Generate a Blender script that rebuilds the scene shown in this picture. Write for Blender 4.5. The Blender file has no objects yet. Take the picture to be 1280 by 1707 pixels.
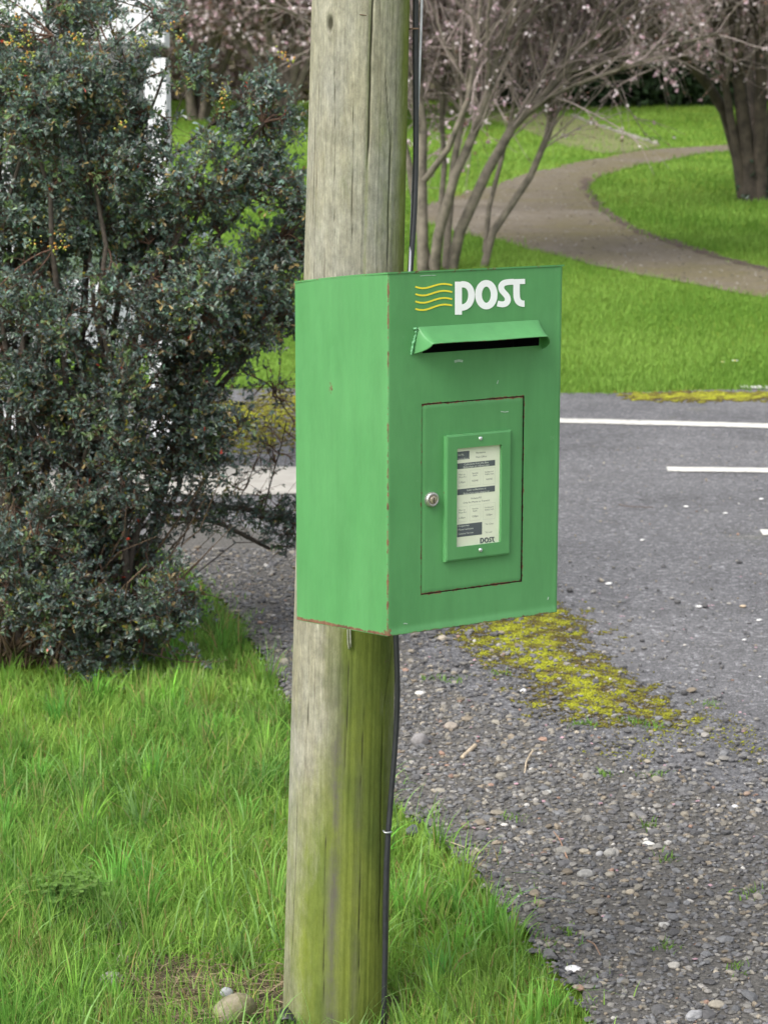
import bpy, math, random
import numpy as np
from mathutils import Vector, geometry

# ------------------------------------------------------------------ camera, light, exposure
S = bpy.context.scene
COL = S.collection
F = 3690.0                       # focal length in photograph pixels (1280 x 1707)
PITCH = math.atan((853.5 - 170) / F)
CAM_H = 1.75
cam = bpy.data.cameras.new("camera")
cam.sensor_fit = 'VERTICAL'
cam.sensor_height = 36.0
cam.sensor_width = 27.0
cam.lens = F / 1707 * 36.0
cam.clip_start = 0.05
cam.clip_end = 2000
cam.dof.use_dof = True
cam.dof.focus_distance = 3.75
cam.dof.aperture_fstop = 13.0
camo = bpy.data.objects.new("camera", cam)
COL.objects.link(camo)
camo.location = (0, 0, CAM_H)
camo.rotation_euler = (math.pi / 2 - PITCH, 0, 0)
S.camera = camo

SUN_EL, SUN_AZ = math.radians(48), math.radians(-136)      # azimuth clockwise from +Y; from the left, behind the camera
world = bpy.data.worlds.new("World")
S.world = world
world.use_nodes = True
wn = world.node_tree
wn.nodes.clear()
wo = wn.nodes.new('ShaderNodeOutputWorld')
wb = wn.nodes.new('ShaderNodeBackground')
wh = wn.nodes.new('ShaderNodeHueSaturation')
sky = wn.nodes.new('ShaderNodeTexSky')
sky.sky_type = 'NISHITA'
sky.sun_disc = False
sky.sun_elevation = SUN_EL
sky.sun_rotation = SUN_AZ
sky.air_density = 1.0
sky.dust_density = 4.0
wh.inputs['Saturation'].default_value = 0.22
wb.inputs['Strength'].default_value = 0.15
wn.links.new(sky.outputs[0], wh.inputs['Color'])
wn.links.new(wh.outputs[0], wb.inputs['Color'])
wn.links.new(wb.outputs[0], wo.inputs['Surface'])
sl = bpy.data.lights.new("sun", 'SUN')
sl.energy = 1.25
sl.angle = math.radians(40)
sl.color = (1.0, 0.96, 0.88)
so = bpy.data.objects.new("sun", sl)
COL.objects.link(so)
sd = Vector((math.sin(SUN_AZ) * math.cos(SUN_EL), math.cos(SUN_AZ) * math.cos(SUN_EL), math.sin(SUN_EL)))
so.rotation_euler = sd.to_track_quat('Z', 'Y').to_euler()
so.location = sd * 30
S.view_settings.view_transform = 'Standard'
S.view_settings.look = 'None'
S.view_settings.gamma = 1
S.view_settings.use_curve_mapping = False
S.view_settings.exposure = 1.0

rng = np.random.default_rng(7)
random.seed(7)

# ------------------------------------------------------------------ helpers
def tag(o, label=None, cat=None, group=None, kind=None):
    if label: o['label'] = label
    if cat: o['category'] = cat
    if group: o['group'] = group
    if kind: o['kind'] = kind
    return o

def empty(name, loc, label=None, cat=None, group=None):
    o = bpy.data.objects.new(name, None)
    COL.objects.link(o)
    o.location = loc
    o.empty_display_size = 0.1
    return tag(o, label, cat, group)

def mesh_np(name, V, Fc, mat, parent=None, col=None, smooth=True, mats=None, attr=None):
    """V (N,3), Fc (M,3|4) or list of such arrays; world coordinates when parent is given as an Empty (offset removed)."""
    V = np.asarray(V, float).reshape(-1, 3)
    if not isinstance(Fc, list): Fc = [Fc]
    Fc = [np.asarray(f, int) for f in Fc if len(f)]
    off = np.zeros(3)
    if parent is not None:
        p = parent
        while p is not None:
            off = off + np.array(p.location); p = p.parent
    me = bpy.data.meshes.new(name)
    nl = sum(f.size for f in Fc); nf = sum(len(f) for f in Fc)
    me.vertices.add(len(V)); me.loops.add(nl); me.polygons.add(nf)
    me.vertices.foreach_set('co', (V - off).astype(np.float32).ravel())
    me.loops.foreach_set('vertex_index', np.concatenate([f.ravel() for f in Fc]).astype(np.int32))
    tot = np.concatenate([np.full(len(f), f.shape[1]) for f in Fc])
    me.polygons.foreach_set('loop_start', np.concatenate([[0], np.cumsum(tot)[:-1]]).astype(np.int32))

    me.update(calc_edges=True)
    me.polygons.foreach_set('use_smooth', np.full(nf, bool(smooth)))
    if col is not None:
        a = me.attributes.new('Col', 'FLOAT_COLOR', 'POINT')
        c = np.ones((len(V), 4), np.float32); c[:, :3] = col
        a.data.foreach_set('color', c.ravel())
    if attr is not None:
        for k, v in attr.items():
            a = me.attributes.new(k, 'FLOAT', 'POINT')
            a.data.foreach_set('value', np.asarray(v, np.float32))
    me.materials.append(mat)
    o = bpy.data.objects.new(name, me)
    COL.objects.link(o)
    if parent is not None: o.parent = parent
    return o

def nodes_mat(name):
    m = bpy.data.materials.new(name)
    m.use_nodes = True
    nt = m.node_tree
    return m, nt, nt.nodes['Principled BSDF'], nt.nodes['Material Output']

def N(nt, t, **kw):
    n = nt.nodes.new(t)
    for k, v in kw.items():
        if k in n.inputs: n.inputs[k].default_value = v
        else: setattr(n, k, v)
    return n

def noise(nt, scale, detail=4, rough=0.6, vec=None, stretch=None, src='Object'):
    tc = nt.nodes.new('ShaderNodeTexCoord')
    n = nt.nodes.new('ShaderNodeTexNoise')
    n.inputs['Scale'].default_value = scale
    n.inputs['Detail'].default_value = detail
    n.inputs['Roughness'].default_value = rough
    if stretch:
        mp = nt.nodes.new('ShaderNodeMapping')
        mp.inputs['Scale'].default_value = stretch
        nt.links.new(tc.outputs[src], mp.inputs['Vector'])
        nt.links.new(mp.outputs[0], n.inputs['Vector'])
    else:
        nt.links.new(tc.outputs[src], n.inputs['Vector'])
    return n.outputs['Fac']

def ramp(nt, fac, stops):
    r = nt.nodes.new('ShaderNodeValToRGB')
    e = r.color_ramp.elements
    while len(e) < len(stops): e.new(0.5)
    for i, (p, c) in enumerate(stops):
        e[i].position = p
        e[i].color = (c, c, c, 1) if not hasattr(c, '__len__') else (*c, 1)
    nt.links.new(fac, r.inputs[0])
    return r.outputs[0]

def mixc(nt, fac, a, b, mode='MIX'):
    m = nt.nodes.new('ShaderNodeMix')
    m.data_type = 'RGBA'; m.blend_type = mode
    for idx, v in ((0, fac), (6, a), (7, b)):
        if isinstance(v, (int, float)): m.inputs[idx].default_value = v
        elif isinstance(v, (tuple, list)): m.inputs[idx].default_value = (*v, 1)
        else: nt.links.new(v, m.inputs[idx])
    return m.outputs[2]

def bump(nt, bs, h, strength, dist=0.01):
    b = nt.nodes.new('ShaderNodeBump')
    b.inputs['Strength'].default_value = strength
    b.inputs['Distance'].default_value = dist
    nt.links.new(h, b.inputs['Height'])
    nt.links.new(b.outputs[0], bs.inputs['Normal'])

def flat_mat(name, c, rough=0.6, metal=0.0, var=0.12, scale=30, spec=0.5, bmp=0.0):
    m, nt, bs, out = nodes_mat(name)
    f = noise(nt, scale)
    a = tuple(x * (1 - var) for x in c); b = tuple(min(1, x * (1 + var)) for x in c)
    nt.links.new(ramp(nt, f, [(0.3, a), (0.7, b)]), bs.inputs['Base Color'])
    bs.inputs['Roughness'].default_value = rough
    bs.inputs['Metallic'].default_value = metal
    bs.inputs['Specular IOR Level'].default_value = spec
    if bmp: bump(nt, bs, f, bmp)
    return m

def attr_mat(name, rough=0.6, transl=0.0, spec=0.5, var=0.0, scale=20):
    """colour from the 'Col' attribute (per blade / leaf / stone), optional translucency."""
    m, nt, bs, out = nodes_mat(name)
    a = nt.nodes.new('ShaderNodeAttribute'); a.attribute_name = 'Col'
    c = a.outputs['Color']
    if var:
        c = mixc(nt, 1.0, c, ramp(nt, noise(nt, scale), [(0.25, 1 - var), (0.75, 1 + var)]), 'MULTIPLY')
    nt.links.new(c, bs.inputs['Base Color'])
    bs.inputs['Roughness'].default_value = rough
    bs.inputs['Specular IOR Level'].default_value = spec
    if transl:
        t = nt.nodes.new('ShaderNodeBsdfTranslucent')
        nt.links.new(c, t.inputs['Color'])
        mx = nt.nodes.new('ShaderNodeMixShader'); mx.inputs[0].default_value = transl
        nt.links.new(bs.outputs[0], mx.inputs[1]); nt.links.new(t.outputs[0], mx.inputs[2])
        nt.links.new(mx.outputs[0], out.inputs['Surface'])
    return m

# ------------------------------------------------------------------ geometry of the view: photo pixel -> ray
sp, cp = math.sin(PITCH), math.cos(PITCH)
CAMP = np.array([0, 0, CAM_H])
def ray(px, py):
    a = (np.asarray(px, float) - 640) / F; b = (853.5 - np.asarray(py, float)) / F
    return np.stack([a, cp + b * sp, -sp + b * cp], -1)
def at(px, py, Y):
    d = ray(px, py)
    return CAMP + d * (np.asarray(Y) / d[..., 1])[..., None]

Y0 = 12.6                              # where the lawn starts to rise
def hnoise(x, y):
    return (np.sin(x * 1.7 + 1.3 * np.sin(y * 1.1)) * np.cos(y * 1.5 + 0.7 * np.sin(x * 2.3)) +
            0.5 * np.sin(x * 4.1 + y * 2.7) * np.cos(y * 3.7 - x * 1.9))
def ground_z(x, y):
    x = np.asarray(x, float); y = np.asarray(y, float)
    t = np.clip(y - Y0, 0, None); t = np.where(t > 30, 30 + 12 * (1 - np.exp(-(t - 30) / 12)), t)      # levels off far away
    z = 0.055 * t * t / (t + 3.0)                        # gentle rise
    z = z + 0.03 * np.clip(t / 6, 0, 1) * hnoise(x * .4, y * .4)
    return z
def on_ground(px, py):
    """intersection of photo rays with the terrain (bisection)."""
    d = ray(px, py); lo = np.full(d.shape[:-1], 1.0); hi = np.full(d.shape[:-1], 140.0)
    # march to find first crossing
    ts = np.concatenate([np.linspace(2, 30, 281), np.linspace(30.3, 140, 360)])
    y = d[..., 1, None] * ts; x = d[..., 0, None] * ts; z = CAM_H + d[..., 2, None] * ts
    under = z < ground_z(x, y)
    k = np.where(under.any(-1), under.argmax(-1), len(ts) - 1)
    lo = ts[np.maximum(k - 1, 0)]; hi = ts[k]
    for _ in range(30):
        m = (lo + hi) / 2
        u = CAM_H + d[..., 2] * m < ground_z(d[..., 0] * m, d[..., 1] * m)
        hi = np.where(u, m, hi); lo = np.where(u, lo, m)
    p = CAMP + d * hi[..., None]
    return p
def G(px, py):
    return on_ground(np.array(px, float), np.array(py, float))
def poly_ground(pts):
    p = np.array(pts, float)
    return on_ground(p[:, 0], p[:, 1])[:, :2]

def in_poly(P, poly):
    x, y = P[:, 0], P[:, 1]; inside = np.zeros(len(P), bool)
    n = len(poly)
    for i in range(n):
        x1, y1 = poly[i]; x2, y2 = poly[(i + 1) % n]
        if y1 == y2: continue
        c = ((y1 > y) != (y2 > y)) & (x < (x2 - x1) * (y - y1) / (y2 - y1) + x1)
        inside ^= c
    return inside
def dist_poly(P, poly, closed=True):
    d = np.full(len(P), 1e9); n = len(poly)
    for i in range(n if closed else n - 1):
        a = np.array(poly[i]); b = np.array(poly[(i + 1) % n]); ab = b - a
        t = np.clip(((P - a) @ ab) / (ab @ ab + 1e-12), 0, 1)
        d = np.minimum(d, np.linalg.norm(P - (a + t[:, None] * ab), axis=1))
    return d
def densify(poly, step, jit, seed=0, smooth_it=2):
    r = np.random.default_rng(seed)
    P = np.array(poly, float)
    for _ in range(smooth_it):                      # Chaikin
        Q = np.roll(P, -1, 0)
        P = np.stack([P * .75 + Q * .25, P * .25 + Q * .75], 1).reshape(-1, 2)
    out = []
    for i in range(len(P)):
        a, b = P[i], P[(i + 1) % len(P)]
        L = np.linalg.norm(b - a); n = max(1, int(L / step(a) if callable(step) else L / step))
        n = min(n, 60)
        for k in range(n):
            out.append(a + (b - a) * k / n)
    out = np.array(out)
    return out + r.normal(0, 1, out.shape) * jit

def sheet(name, poly, lift, mat, grid, parent=None, zfun=None, col=None, label=None, kind='structure'):
    """a ground sheet over a polygon, draped on the terrain."""
    poly = np.array(poly)
    x0, y0 = poly.min(0); x1, y1 = poly.max(0)
    gx, gy = np.meshgrid(np.arange(x0, x1, grid), np.arange(y0, y1, grid))
    gp = np.stack([gx.ravel(), gy.ravel()], 1)
    gp = gp[in_poly(gp, poly)]
    if len(gp): gp = gp[dist_poly(gp, poly) > grid * .35]
    pts = [Vector(p) for p in poly] + [Vector(p) for p in gp]
    n = len(poly)
    res = geometry.delaunay_2d_cdt(pts, [(i, (i + 1) % n) for i in range(n)], [], 1, 1e-5)
    V2 = np.array([v[:] for v in res[0]]); T = np.array([f for f in res[2] if len(f) == 3])
    c = V2[T].mean(1)
    T = T[in_poly(c, poly)]
    z = (zfun(V2) if zfun else ground_z(V2[:, 0], V2[:, 1])) + lift
    V = np.column_stack([V2, z])
    # upward normals
    nrm = np.cross(V[T[:, 1]] - V[T[:, 0]], V[T[:, 2]] - V[T[:, 0]])
    T[nrm[:, 2] < 0] = T[nrm[:, 2] < 0][:, ::-1]
    o = mesh_np(name, V, T, mat, parent)
    if kind: o['kind'] = kind
    return o

# batches of tubes -------------------------------------------------
def batch_tubes(P, R, sides=4):
    """P (T,S,3), R (T,S) -> V, quads"""
    P = np.asarray(P, float); R = np.asarray(R, float)
    T, Sg, _ = P.shape
    t = np.gradient(P, axis=1); t /= np.linalg.norm(t, axis=2, keepdims=True) + 1e-9
    ref = np.where(np.abs(t[:, :1, 2:3]) > 0.8, np.array([[[1., 0, 0]]]), np.array([[[0, 0, 1.]]]))
    ref = np.broadcast_to(ref, t.shape)
    u = np.cross(t, ref); u /= np.linalg.norm(u, axis=2, keepdims=True) + 1e-9
    w = np.cross(t, u)
    a = np.linspace(0, 2 * np.pi, sides, endpoint=False)
    ring = P[:, :, None] + R[:, :, None, None] * (np.cos(a)[None, None, :, None] * u[:, :, None] + np.sin(a)[None, None, :, None] * w[:, :, None])
    V = ring.reshape(-1, 3)
    idx = np.arange(T * Sg * sides).reshape(T, Sg, sides)
    q = np.stack([idx[:, :-1, :], np.roll(idx, -1, 2)[:, :-1, :], np.roll(idx, -1, 2)[:, 1:, :], idx[:, 1:, :]], -1).reshape(-1, 4)
    return V, q
def join(parts):
    Vs, Fs, n = [], [], 0
    for V, Fq in parts:
        Vs.append(V); Fs.append(np.asarray(Fq) + n); n += len(V)
    return np.concatenate(Vs), np.concatenate(Fs)
def resample(pts, n):
    pts = np.array(pts, float)
    # Catmull-like smoothing through dense linear + moving average
    d = np.concatenate([[0], np.cumsum(np.linalg.norm(np.diff(pts, axis=0), axis=1))])
    s = np.linspace(0, d[-1], n * 4)
    q = np.stack([np.interp(s, d, pts[:, k]) for k in range(pts.shape[1])], 1)
    k = max(1, min(n // 3, 14)) | 1
    if k > 1:
        pad = np.concatenate([np.repeat(q[:1], k, 0), q, np.repeat(q[-1:], k, 0)])
        ker = np.ones(2 * k + 1) / (2 * k + 1)
        q2 = np.stack([np.convolve(pad[:, j], ker, 'same')[k:-k] for j in range(q.shape[1])], 1)
        w = np.minimum(1, np.minimum(np.arange(len(q)), np.arange(len(q))[::-1]) / (k + 1))[:, None]
        q = q * (1 - w) + q2 * w
    return q[np.linspace(0, len(q) - 1, n).round().astype(int)]
def tube(name, pts, r, mat, parent=None, sides=10, n=None, caps=True):
    P = resample(pts, n or max(6, len(pts) * 6))
    rr = np.interp(np.linspace(0, 1, len(P)), np.linspace(0, 1, np.size(r)), np.atleast_1d(r)) if np.size(r) > 1 else np.full(len(P), float(r))
    if caps:
        P = np.concatenate([P[:1], P, P[-1:]]); P[0] = P[0] + (P[1] - P[2]) * 1e-3; P[-1] = P[-1] + (P[-2] - P[-3]) * 1e-3
        rr = np.concatenate([[1e-5], rr, [1e-5]])
    V, q = batch_tubes(P[None], rr[None], sides)
    return mesh_np(name, V, q, mat, parent)

def grow(P, R, n, length, spread, up, rad, rg, S=5, tmin=0.25, tmax=1.0, wander=0.25, droop=0.0, weights=None, outward=None):
    """n random children on parent polylines (T,S,3)."""
    T, Sg, _ = P.shape
    L = np.linalg.norm(np.diff(P, axis=1), axis=2).sum(1)
    w = L if weights is None else weights
    i = rg.choice(T, n, p=w / w.sum()); t = rg.uniform(tmin, tmax, n) * (Sg - 1)
    k = np.minimum(t.astype(int), Sg - 2); f = (t - k)[:, None]
    p0 = P[i, k] * (1 - f) + P[i, k + 1] * f
    r0 = R[i, k] * (1 - f[:, 0]) + R[i, k + 1] * f[:, 0]
    tan = P[i, k + 1] - P[i, k]; tan /= np.linalg.norm(tan, axis=1, keepdims=True) + 1e-9
    d = tan + spread * rg.normal(0, 1, (n, 3)) + np.array([0, 0, up])
    if outward is not None:
        o = p0 - outward; o[:, 2] = 0; o /= np.linalg.norm(o, axis=1, keepdims=True) + 1e-9
        d = d + o * 0.5
    d /= np.linalg.norm(d, axis=1, keepdims=True)
    ln = rg.uniform(length[0], length[1], n)
    out = [p0]; seg = ln / (S - 1)
    for s in range(S - 1):
        d = d + wander * rg.normal(0, 1, (n, 3)) * .6 - np.array([0, 0, droop])
        d /= np.linalg.norm(d, axis=1, keepdims=True)
        out.append(out[-1] + d * seg[:, None])
    Pn = np.stack(out, 1)
    rb = np.minimum(r0 * 0.75, rad)
    Rn = rb[:, None] * np.linspace(1, 0.45, S)[None]
    return Pn, Rn

def rand_rot(n, rg):
    q = rg.normal(0, 1, (n, 4)); q /= np.linalg.norm(q, axis=1, keepdims=True)
    a, b, c, d = q.T
    return np.stack([np.stack([a*a+b*b-c*c-d*d, 2*(b*c-a*d), 2*(b*d+a*c)], -1),
                     np.stack([2*(b*c+a*d), a*a-b*b+c*c-d*d, 2*(c*d-a*b)], -1),
                     np.stack([2*(b*d-a*c), 2*(c*d+a*b), a*a-b*b-c*c+d*d], -1)], -2)

# icosahedron base for stones / blossoms
ph = (1 + 5 ** .5) / 2
ICO_V = np.array([(-1, ph, 0), (1, ph, 0), (-1, -ph, 0), (1, -ph, 0), (0, -1, ph), (0, 1, ph), (0, -1, -ph), (0, 1, -ph), (ph, 0, -1), (ph, 0, 1), (-ph, 0, -1), (-ph, 0, 1)], float)
ICO_V /= np.linalg.norm(ICO_V[0])
ICO_F = np.array([(0, 11, 5), (0, 5, 1), (0, 1, 7), (0, 7, 10), (0, 10, 11), (1, 5, 9), (5, 11, 4), (11, 10, 2), (10, 7, 6), (7, 1, 8), (3, 9, 4), (3, 4, 2), (3, 2, 6), (3, 6, 8), (3, 8, 9), (4, 9, 5), (2, 4, 11), (6, 2, 10), (8, 6, 7), (9, 8, 1)])
OCT_V = np.array([(1, 0, 0), (-1, 0, 0), (0, 1, 0), (0, -1, 0), (0, 0, 1), (0, 0, -1)], float)
OCT_F = np.array([(0, 2, 4), (2, 1, 4), (1, 3, 4), (3, 0, 4), (2, 0, 5), (1, 2, 5), (3, 1, 5), (0, 3, 5)])
def blobs(C, size, flat, jit, rg, base=(ICO_V, ICO_F), tilt=True):
    """many small stones: centres (n,3), size (n,), flat = z squash"""
    BV, BF = base; n = len(C)
    V = np.repeat(BV[None], n, 0)
    V = V * (1 + rg.normal(0, jit, (n, len(BV), 1)))
    sc = np.stack([rg.uniform(.75, 1.3, n), rg.uniform(.55, 1.0, n), np.full(n, flat) * rg.uniform(.7, 1.3, n)], 1)
    V = V * sc[:, None]
    a = rg.uniform(0, 2 * np.pi, n); ca, sa = np.cos(a), np.sin(a)
    if tilt:
        b = rg.normal(0, .3, n); cb, sb = np.cos(b)[:, None], np.sin(b)[:, None]
        y = V[..., 1] * cb - V[..., 2] * sb; z = V[..., 1] * sb + V[..., 2] * cb
        V = np.stack([V[..., 0], y, z], -1)
    x = V[..., 0] * ca[:, None] - V[..., 1] * sa[:, None]; y = V[..., 0] * sa[:, None] + V[..., 1] * ca[:, None]
    V = np.stack([x, y, V[..., 2]], -1) * size[:, None, None] + C[:, None]
    Fs = BF[None] + (np.arange(n) * len(BV))[:, None, None]
    return V.reshape(-1, 3), Fs.reshape(-1, 3)

def blades(B, L, Wd, lean, rg, seg=3, ang=None):
    """grass: bases (n,3), length, width, lean (0..1)"""
    n = len(B)
    a = rg.uniform(0, 2 * np.pi, n) if ang is None else ang
    d = np.stack([np.cos(a), np.sin(a), np.zeros(n)], 1)
    fa = a + np.pi / 2 + rg.normal(0, .7, n)
    s = np.stack([np.cos(fa), np.sin(fa), np.zeros(n)], 1)
    rows = []
    for k in range(seg + 1):
        t = k / seg
        th = lean * t * 1.1
        c = B + d * (L * lean * t * t)[:, None] + np.array([0, 0, 1.0]) * (L * t * np.cos(np.clip(th, 0, 1.4)))[:, None]
        w = Wd * (1 - t ** 1.6) * .5
        if k < seg: rows += [c - s * w[:, None], c + s * w[:, None]]
        else: rows += [c]
    V = np.stack(rows, 1)
    f = []
    for k in range(seg - 1):
        o = 2 * k; f += [(o, o + 1, o + 3), (o, o + 3, o + 2)]
    o = 2 * (seg - 1); f += [(o, o + 1, o + 2)]
    nv = 2 * seg + 1
    Fs = np.array(f)[None] + (np.arange(n) * nv)[:, None, None]
    return V.reshape(-1, 3), Fs.reshape(-1, 3), nv

# ------------------------------------------------------------------ setting: outlines on the ground (traced, then real positions)
VERGE_EDGE = [(-500, 850), (0, 868), (110, 885), (250, 903), (335, 965), (400, 1030), (440, 1095), (478, 1160), (560, 1250), (665, 1340), (750, 1415), (830, 1490), (880, 1560), (930, 1620), (1000, 1707), (1120, 1850)]
verge_line = poly_ground(VERGE_EDGE)
ROAD_FAR = [(-700, 650), (0, 652), (300, 650), (490, 648), (700, 655), (935, 656), (1060, 656), (1130, 652), (1280, 650), (2000, 640)]
road_far = poly_ground(ROAD_FAR)
road_poly0 = np.concatenate([verge_line, [[verge_line[-1][0] + .3, 1.6], [9, 1.6], [9, road_far[-1][1]]], road_far[::-1]])
road_poly = densify(road_poly0, 0.05, 0.0, 3, 1)
jr = np.random.default_rng(4).normal(0, 1, (len(road_poly), 2)) * 0.012
road_poly = road_poly + jr
PATH_PX = [(1500, 560), (1280, 500), (1150, 472), (1030, 455), (940, 430), (850, 408), (780, 392), (725, 380), (680, 368), (690, 348), (745, 332), (800, 316), (850, 302), (900, 285), (1000, 264), (1100, 248), (1215, 241), (1400, 236), (1700, 234), (1700, 240), (1400, 246), (1215, 251), (1130, 262), (1050, 280), (990, 299), (978, 318), (1000, 350), (1080, 395), (1180, 424), (1280, 450), (1500, 500)]
path_poly = densify(poly_ground(PATH_PX), 0.25, 0.025, 5, 2)
BRANCH_PX = [(1105, 246), (1040, 257), (985, 255), (930, 240), (870, 215), (800, 196), (700, 186), (700, 176), (800, 178), (880, 184), (955, 196), (1010, 213), (1085, 238)]
branch_poly = densify(poly_ground(BRANCH_PX), 0.3, 0.03, 6, 2)

# ------------------------------------------------------------------ setting: materials
def lawn_material():
    m, nt, bs, out = nodes_mat('lawn')
    a = ramp(nt, noise(nt, 0.9, 5, .65), [(0.30, (0.09, 0.17, 0.018)), (0.5, (0.14, 0.23, 0.026)), (0.72, (0.20, 0.27, 0.04))])
    b = ramp(nt, noise(nt, 24, 4, .7, stretch=(1, .35, 1)), [(0.3, 0.62), (0.7, 1.3)])
    c = mixc(nt, 1.0, a, b, 'MULTIPLY')
    # worn soil close to the foreground path edge handled by a separate sheet
    nt.links.new(c, bs.inputs['Base Color'])
    bs.inputs['Roughness'].default_value = 0.9
    bs.inputs['Specular IOR Level'].default_value = 0.1
    bump(nt, bs, noise(nt, 40, 5, .7), 0.8, 0.04)
    return m
M_LAWN = lawn_material()

def asphalt_material():
    m, nt, bs, out = nodes_mat('asphalt')
    big = ramp(nt, noise(nt, 0.8, 5, .6), [(0.3, (0.104, 0.104, 0.112)), (0.7, (0.150, 0.149, 0.156))])
    sp_ = ramp(nt, noise(nt, 160, 2, .5), [(0.35, 0.45), (0.5, 0.95), (0.72, 1.75)])
    c = mixc(nt, 1.0, big, sp_, 'MULTIPLY')
    ag = nt.nodes.new('ShaderNodeTexVoronoi'); ag.inputs['Scale'].default_value = 75
    tcv = nt.nodes.new('ShaderNodeTexCoord'); nt.links.new(tcv.outputs['Object'], ag.inputs['Vector'])
    sepc = nt.nodes.new('ShaderNodeSeparateColor'); nt.links.new(ag.outputs['Color'], sepc.inputs[0])
    c = mixc(nt, 1.0, c, ramp(nt, sepc.outputs[0], [(0.0, 0.72), (0.5, 0.95), (0.86, 1.12), (0.97, 1.9)]), 'MULTIPLY')
    pt = ramp(nt, noise(nt, 1.1, 9, .8), [(0.38, 0.70), (0.47, 1.0), (0.56, 1.0), (0.64, 1.2)])
    c = mixc(nt, 1.0, c, pt, 'MULTIPLY')
    # faint moss film
    mo = ramp(nt, noise(nt, 1.6, 8, .75), [(0.60, 0.0), (0.74, 0.45)])
    c = mixc(nt, mo, c, (0.13, 0.13, 0.045))
    dk = ramp(nt, noise(nt, 2.2, 6, .7, stretch=(.35, 1.6, 1)), [(0.33, 0.82), (0.5, 1.0)])
    c = mixc(nt, 1.0, c, dk, 'MULTIPLY')
    nt.links.new(c, bs.inputs['Base Color'])
    bs.inputs['Roughness'].default_value = 0.82
    bump(nt, bs, noise(nt, 220, 3, .6), 0.6, 0.006)
    return m
M_ASPH = asphalt_material()

def path_material():
    m, nt, bs, out = nodes_mat('path_gravel')
    a = ramp(nt, noise(nt, 0.55, 6, .7), [(0.33, (0.115, 0.098, 0.035)), (0.52, (0.13, 0.108, 0.075)), (0.7, (0.19, 0.165, 0.135))])
    b = ramp(nt, noise(nt, 14, 8, .85), [(0.3, 0.6), (0.7, 1.4)])
    nt.links.new(mixc(nt, 1.0, a, b, 'MULTIPLY'), bs.inputs['Base Color'])
    bs.inputs['Roughness'].default_value = 0.9
    bump(nt, bs, noise(nt, 60, 4), 0.5, 0.02)
    return m
M_PATH = path_material()
M_BRANCH = flat_mat('mossy_gravel', (0.13, 0.14, 0.05), 0.95, var=.35, scale=3)
M_SOIL = flat_mat('soil', (0.075, 0.055, 0.035), 0.95, var=.5, scale=40, bmp=1.0)
M_CONC = flat_mat('concrete', (0.33, 0.315, 0.285), 0.85, var=.16, scale=7, bmp=.2)

def paint_line_material():
    m, nt, bs, out = nodes_mat('road_paint')
    w = ramp(nt, noise(nt, 50, 5, .75), [(0.34, (0.20, 0.195, 0.19)), (0.48, (0.60, 0.59, 0.55))])
    nt.links.new(w, bs.inputs['Base Color'])
    bs.inputs['Roughness'].default_value = 0.7
    return m
M_LINE = paint_line_material()

# ------------------------------------------------------------------ ground, road, path
gx = np.concatenate([np.linspace(-160, -12, 30), np.linspace(-11.6, 11.6, 110), np.linspace(12, 160, 30)])
gy = np.concatenate([np.linspace(-60, 1, 12), np.linspace(1.2, 12.4, 60), np.linspace(12.5, 50, 150), np.linspace(52, 300, 50)])
XX, YY = np.meshgrid(gx, gy)
ZZ = ground_z(XX, YY)
vd = dist_poly(np.stack([XX.ravel(), YY.ravel()], 1), road_poly0)
inside = in_poly(np.stack([XX.ravel(), YY.ravel()], 1), road_poly0)
ZZ = ZZ.ravel() - np.where(inside & (YY.ravel() < Y0 + .1), 0.02, 0)
gi = np.arange(XX.size).reshape(XX.shape)
gq = np.stack([gi[:-1, :-1], gi[:-1, 1:], gi[1:, 1:], gi[1:, :-1]], -1).reshape(-1, 4)
ground = mesh_np('ground', np.column_stack([XX.ravel(), YY.ravel(), ZZ]), gq, M_LAWN)
ground['kind'] = 'structure'
ground['label'] = 'green grassed ground of the verge and the rising park lawn'

def z_road(V2):
    return ground_z(V2[:, 0], V2[:, 1])
road = sheet('road', road_poly, 0.005, M_ASPH, 0.45)
path = sheet('path', path_poly, 0.012, M_PATH, 0.5)
edge_c = densify(poly_ground([(965, 296), (972, 320), (996, 352), (1076, 398), (1178, 428), (1290, 456), (1292, 450), (1182, 423), (1084, 393), (1004, 348), (982, 318), (985, 300)]), .1, .03, 14, 1)
soil_edge = sheet('soil_edge', edge_c, 0.018, flat_mat('dark_edge_soil', (0.075, 0.052, 0.038), .95, var=.4, scale=20), .3)
bpath = sheet('side_path', branch_poly, 0.012, M_BRANCH, 0.6)

def px_strip(y_of_x, xs, thick_m):
    """painted line on the road: centre through photo points, metric width"""
    c = poly_ground([(x, y_of_x(x)) for x in xs])
    t = np.gradient(c, axis=0); t /= np.linalg.norm(t, axis=1, keepdims=True)
    n = np.stack([-t[:, 1], t[:, 0]], 1)
    jit = np.random.default_rng(int(xs[0])).normal(0, .004, len(c))
    up = c + n * (thick_m / 2 + jit)[:, None]; dn = c - n * (thick_m / 2 - jit)[:, None]
    V2 = np.concatenate([up, dn]); k = len(c)
    V = np.column_stack([V2, ground_z(V2[:, 0], V2[:, 1]) + .010])
    q = np.stack([np.arange(k - 1), np.arange(k - 1) + k, np.arange(1, k) + k, np.arange(1, k)], -1)
    o = mesh_np('road_marking', V, q, M_LINE, road)
    return o
px_strip(lambda x: 703.5 + (x - 936) * 9 / 344, np.linspace(560, 1700, 60), 0.17)['label'] = 'long white edge line across the far side of the road'
px_strip(lambda x: 785 + (x - 1112) * 2 / 168, np.linspace(1111, 1700, 40), 0.13)['label'] = 'shorter white dash nearer than the long edge line'
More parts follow.
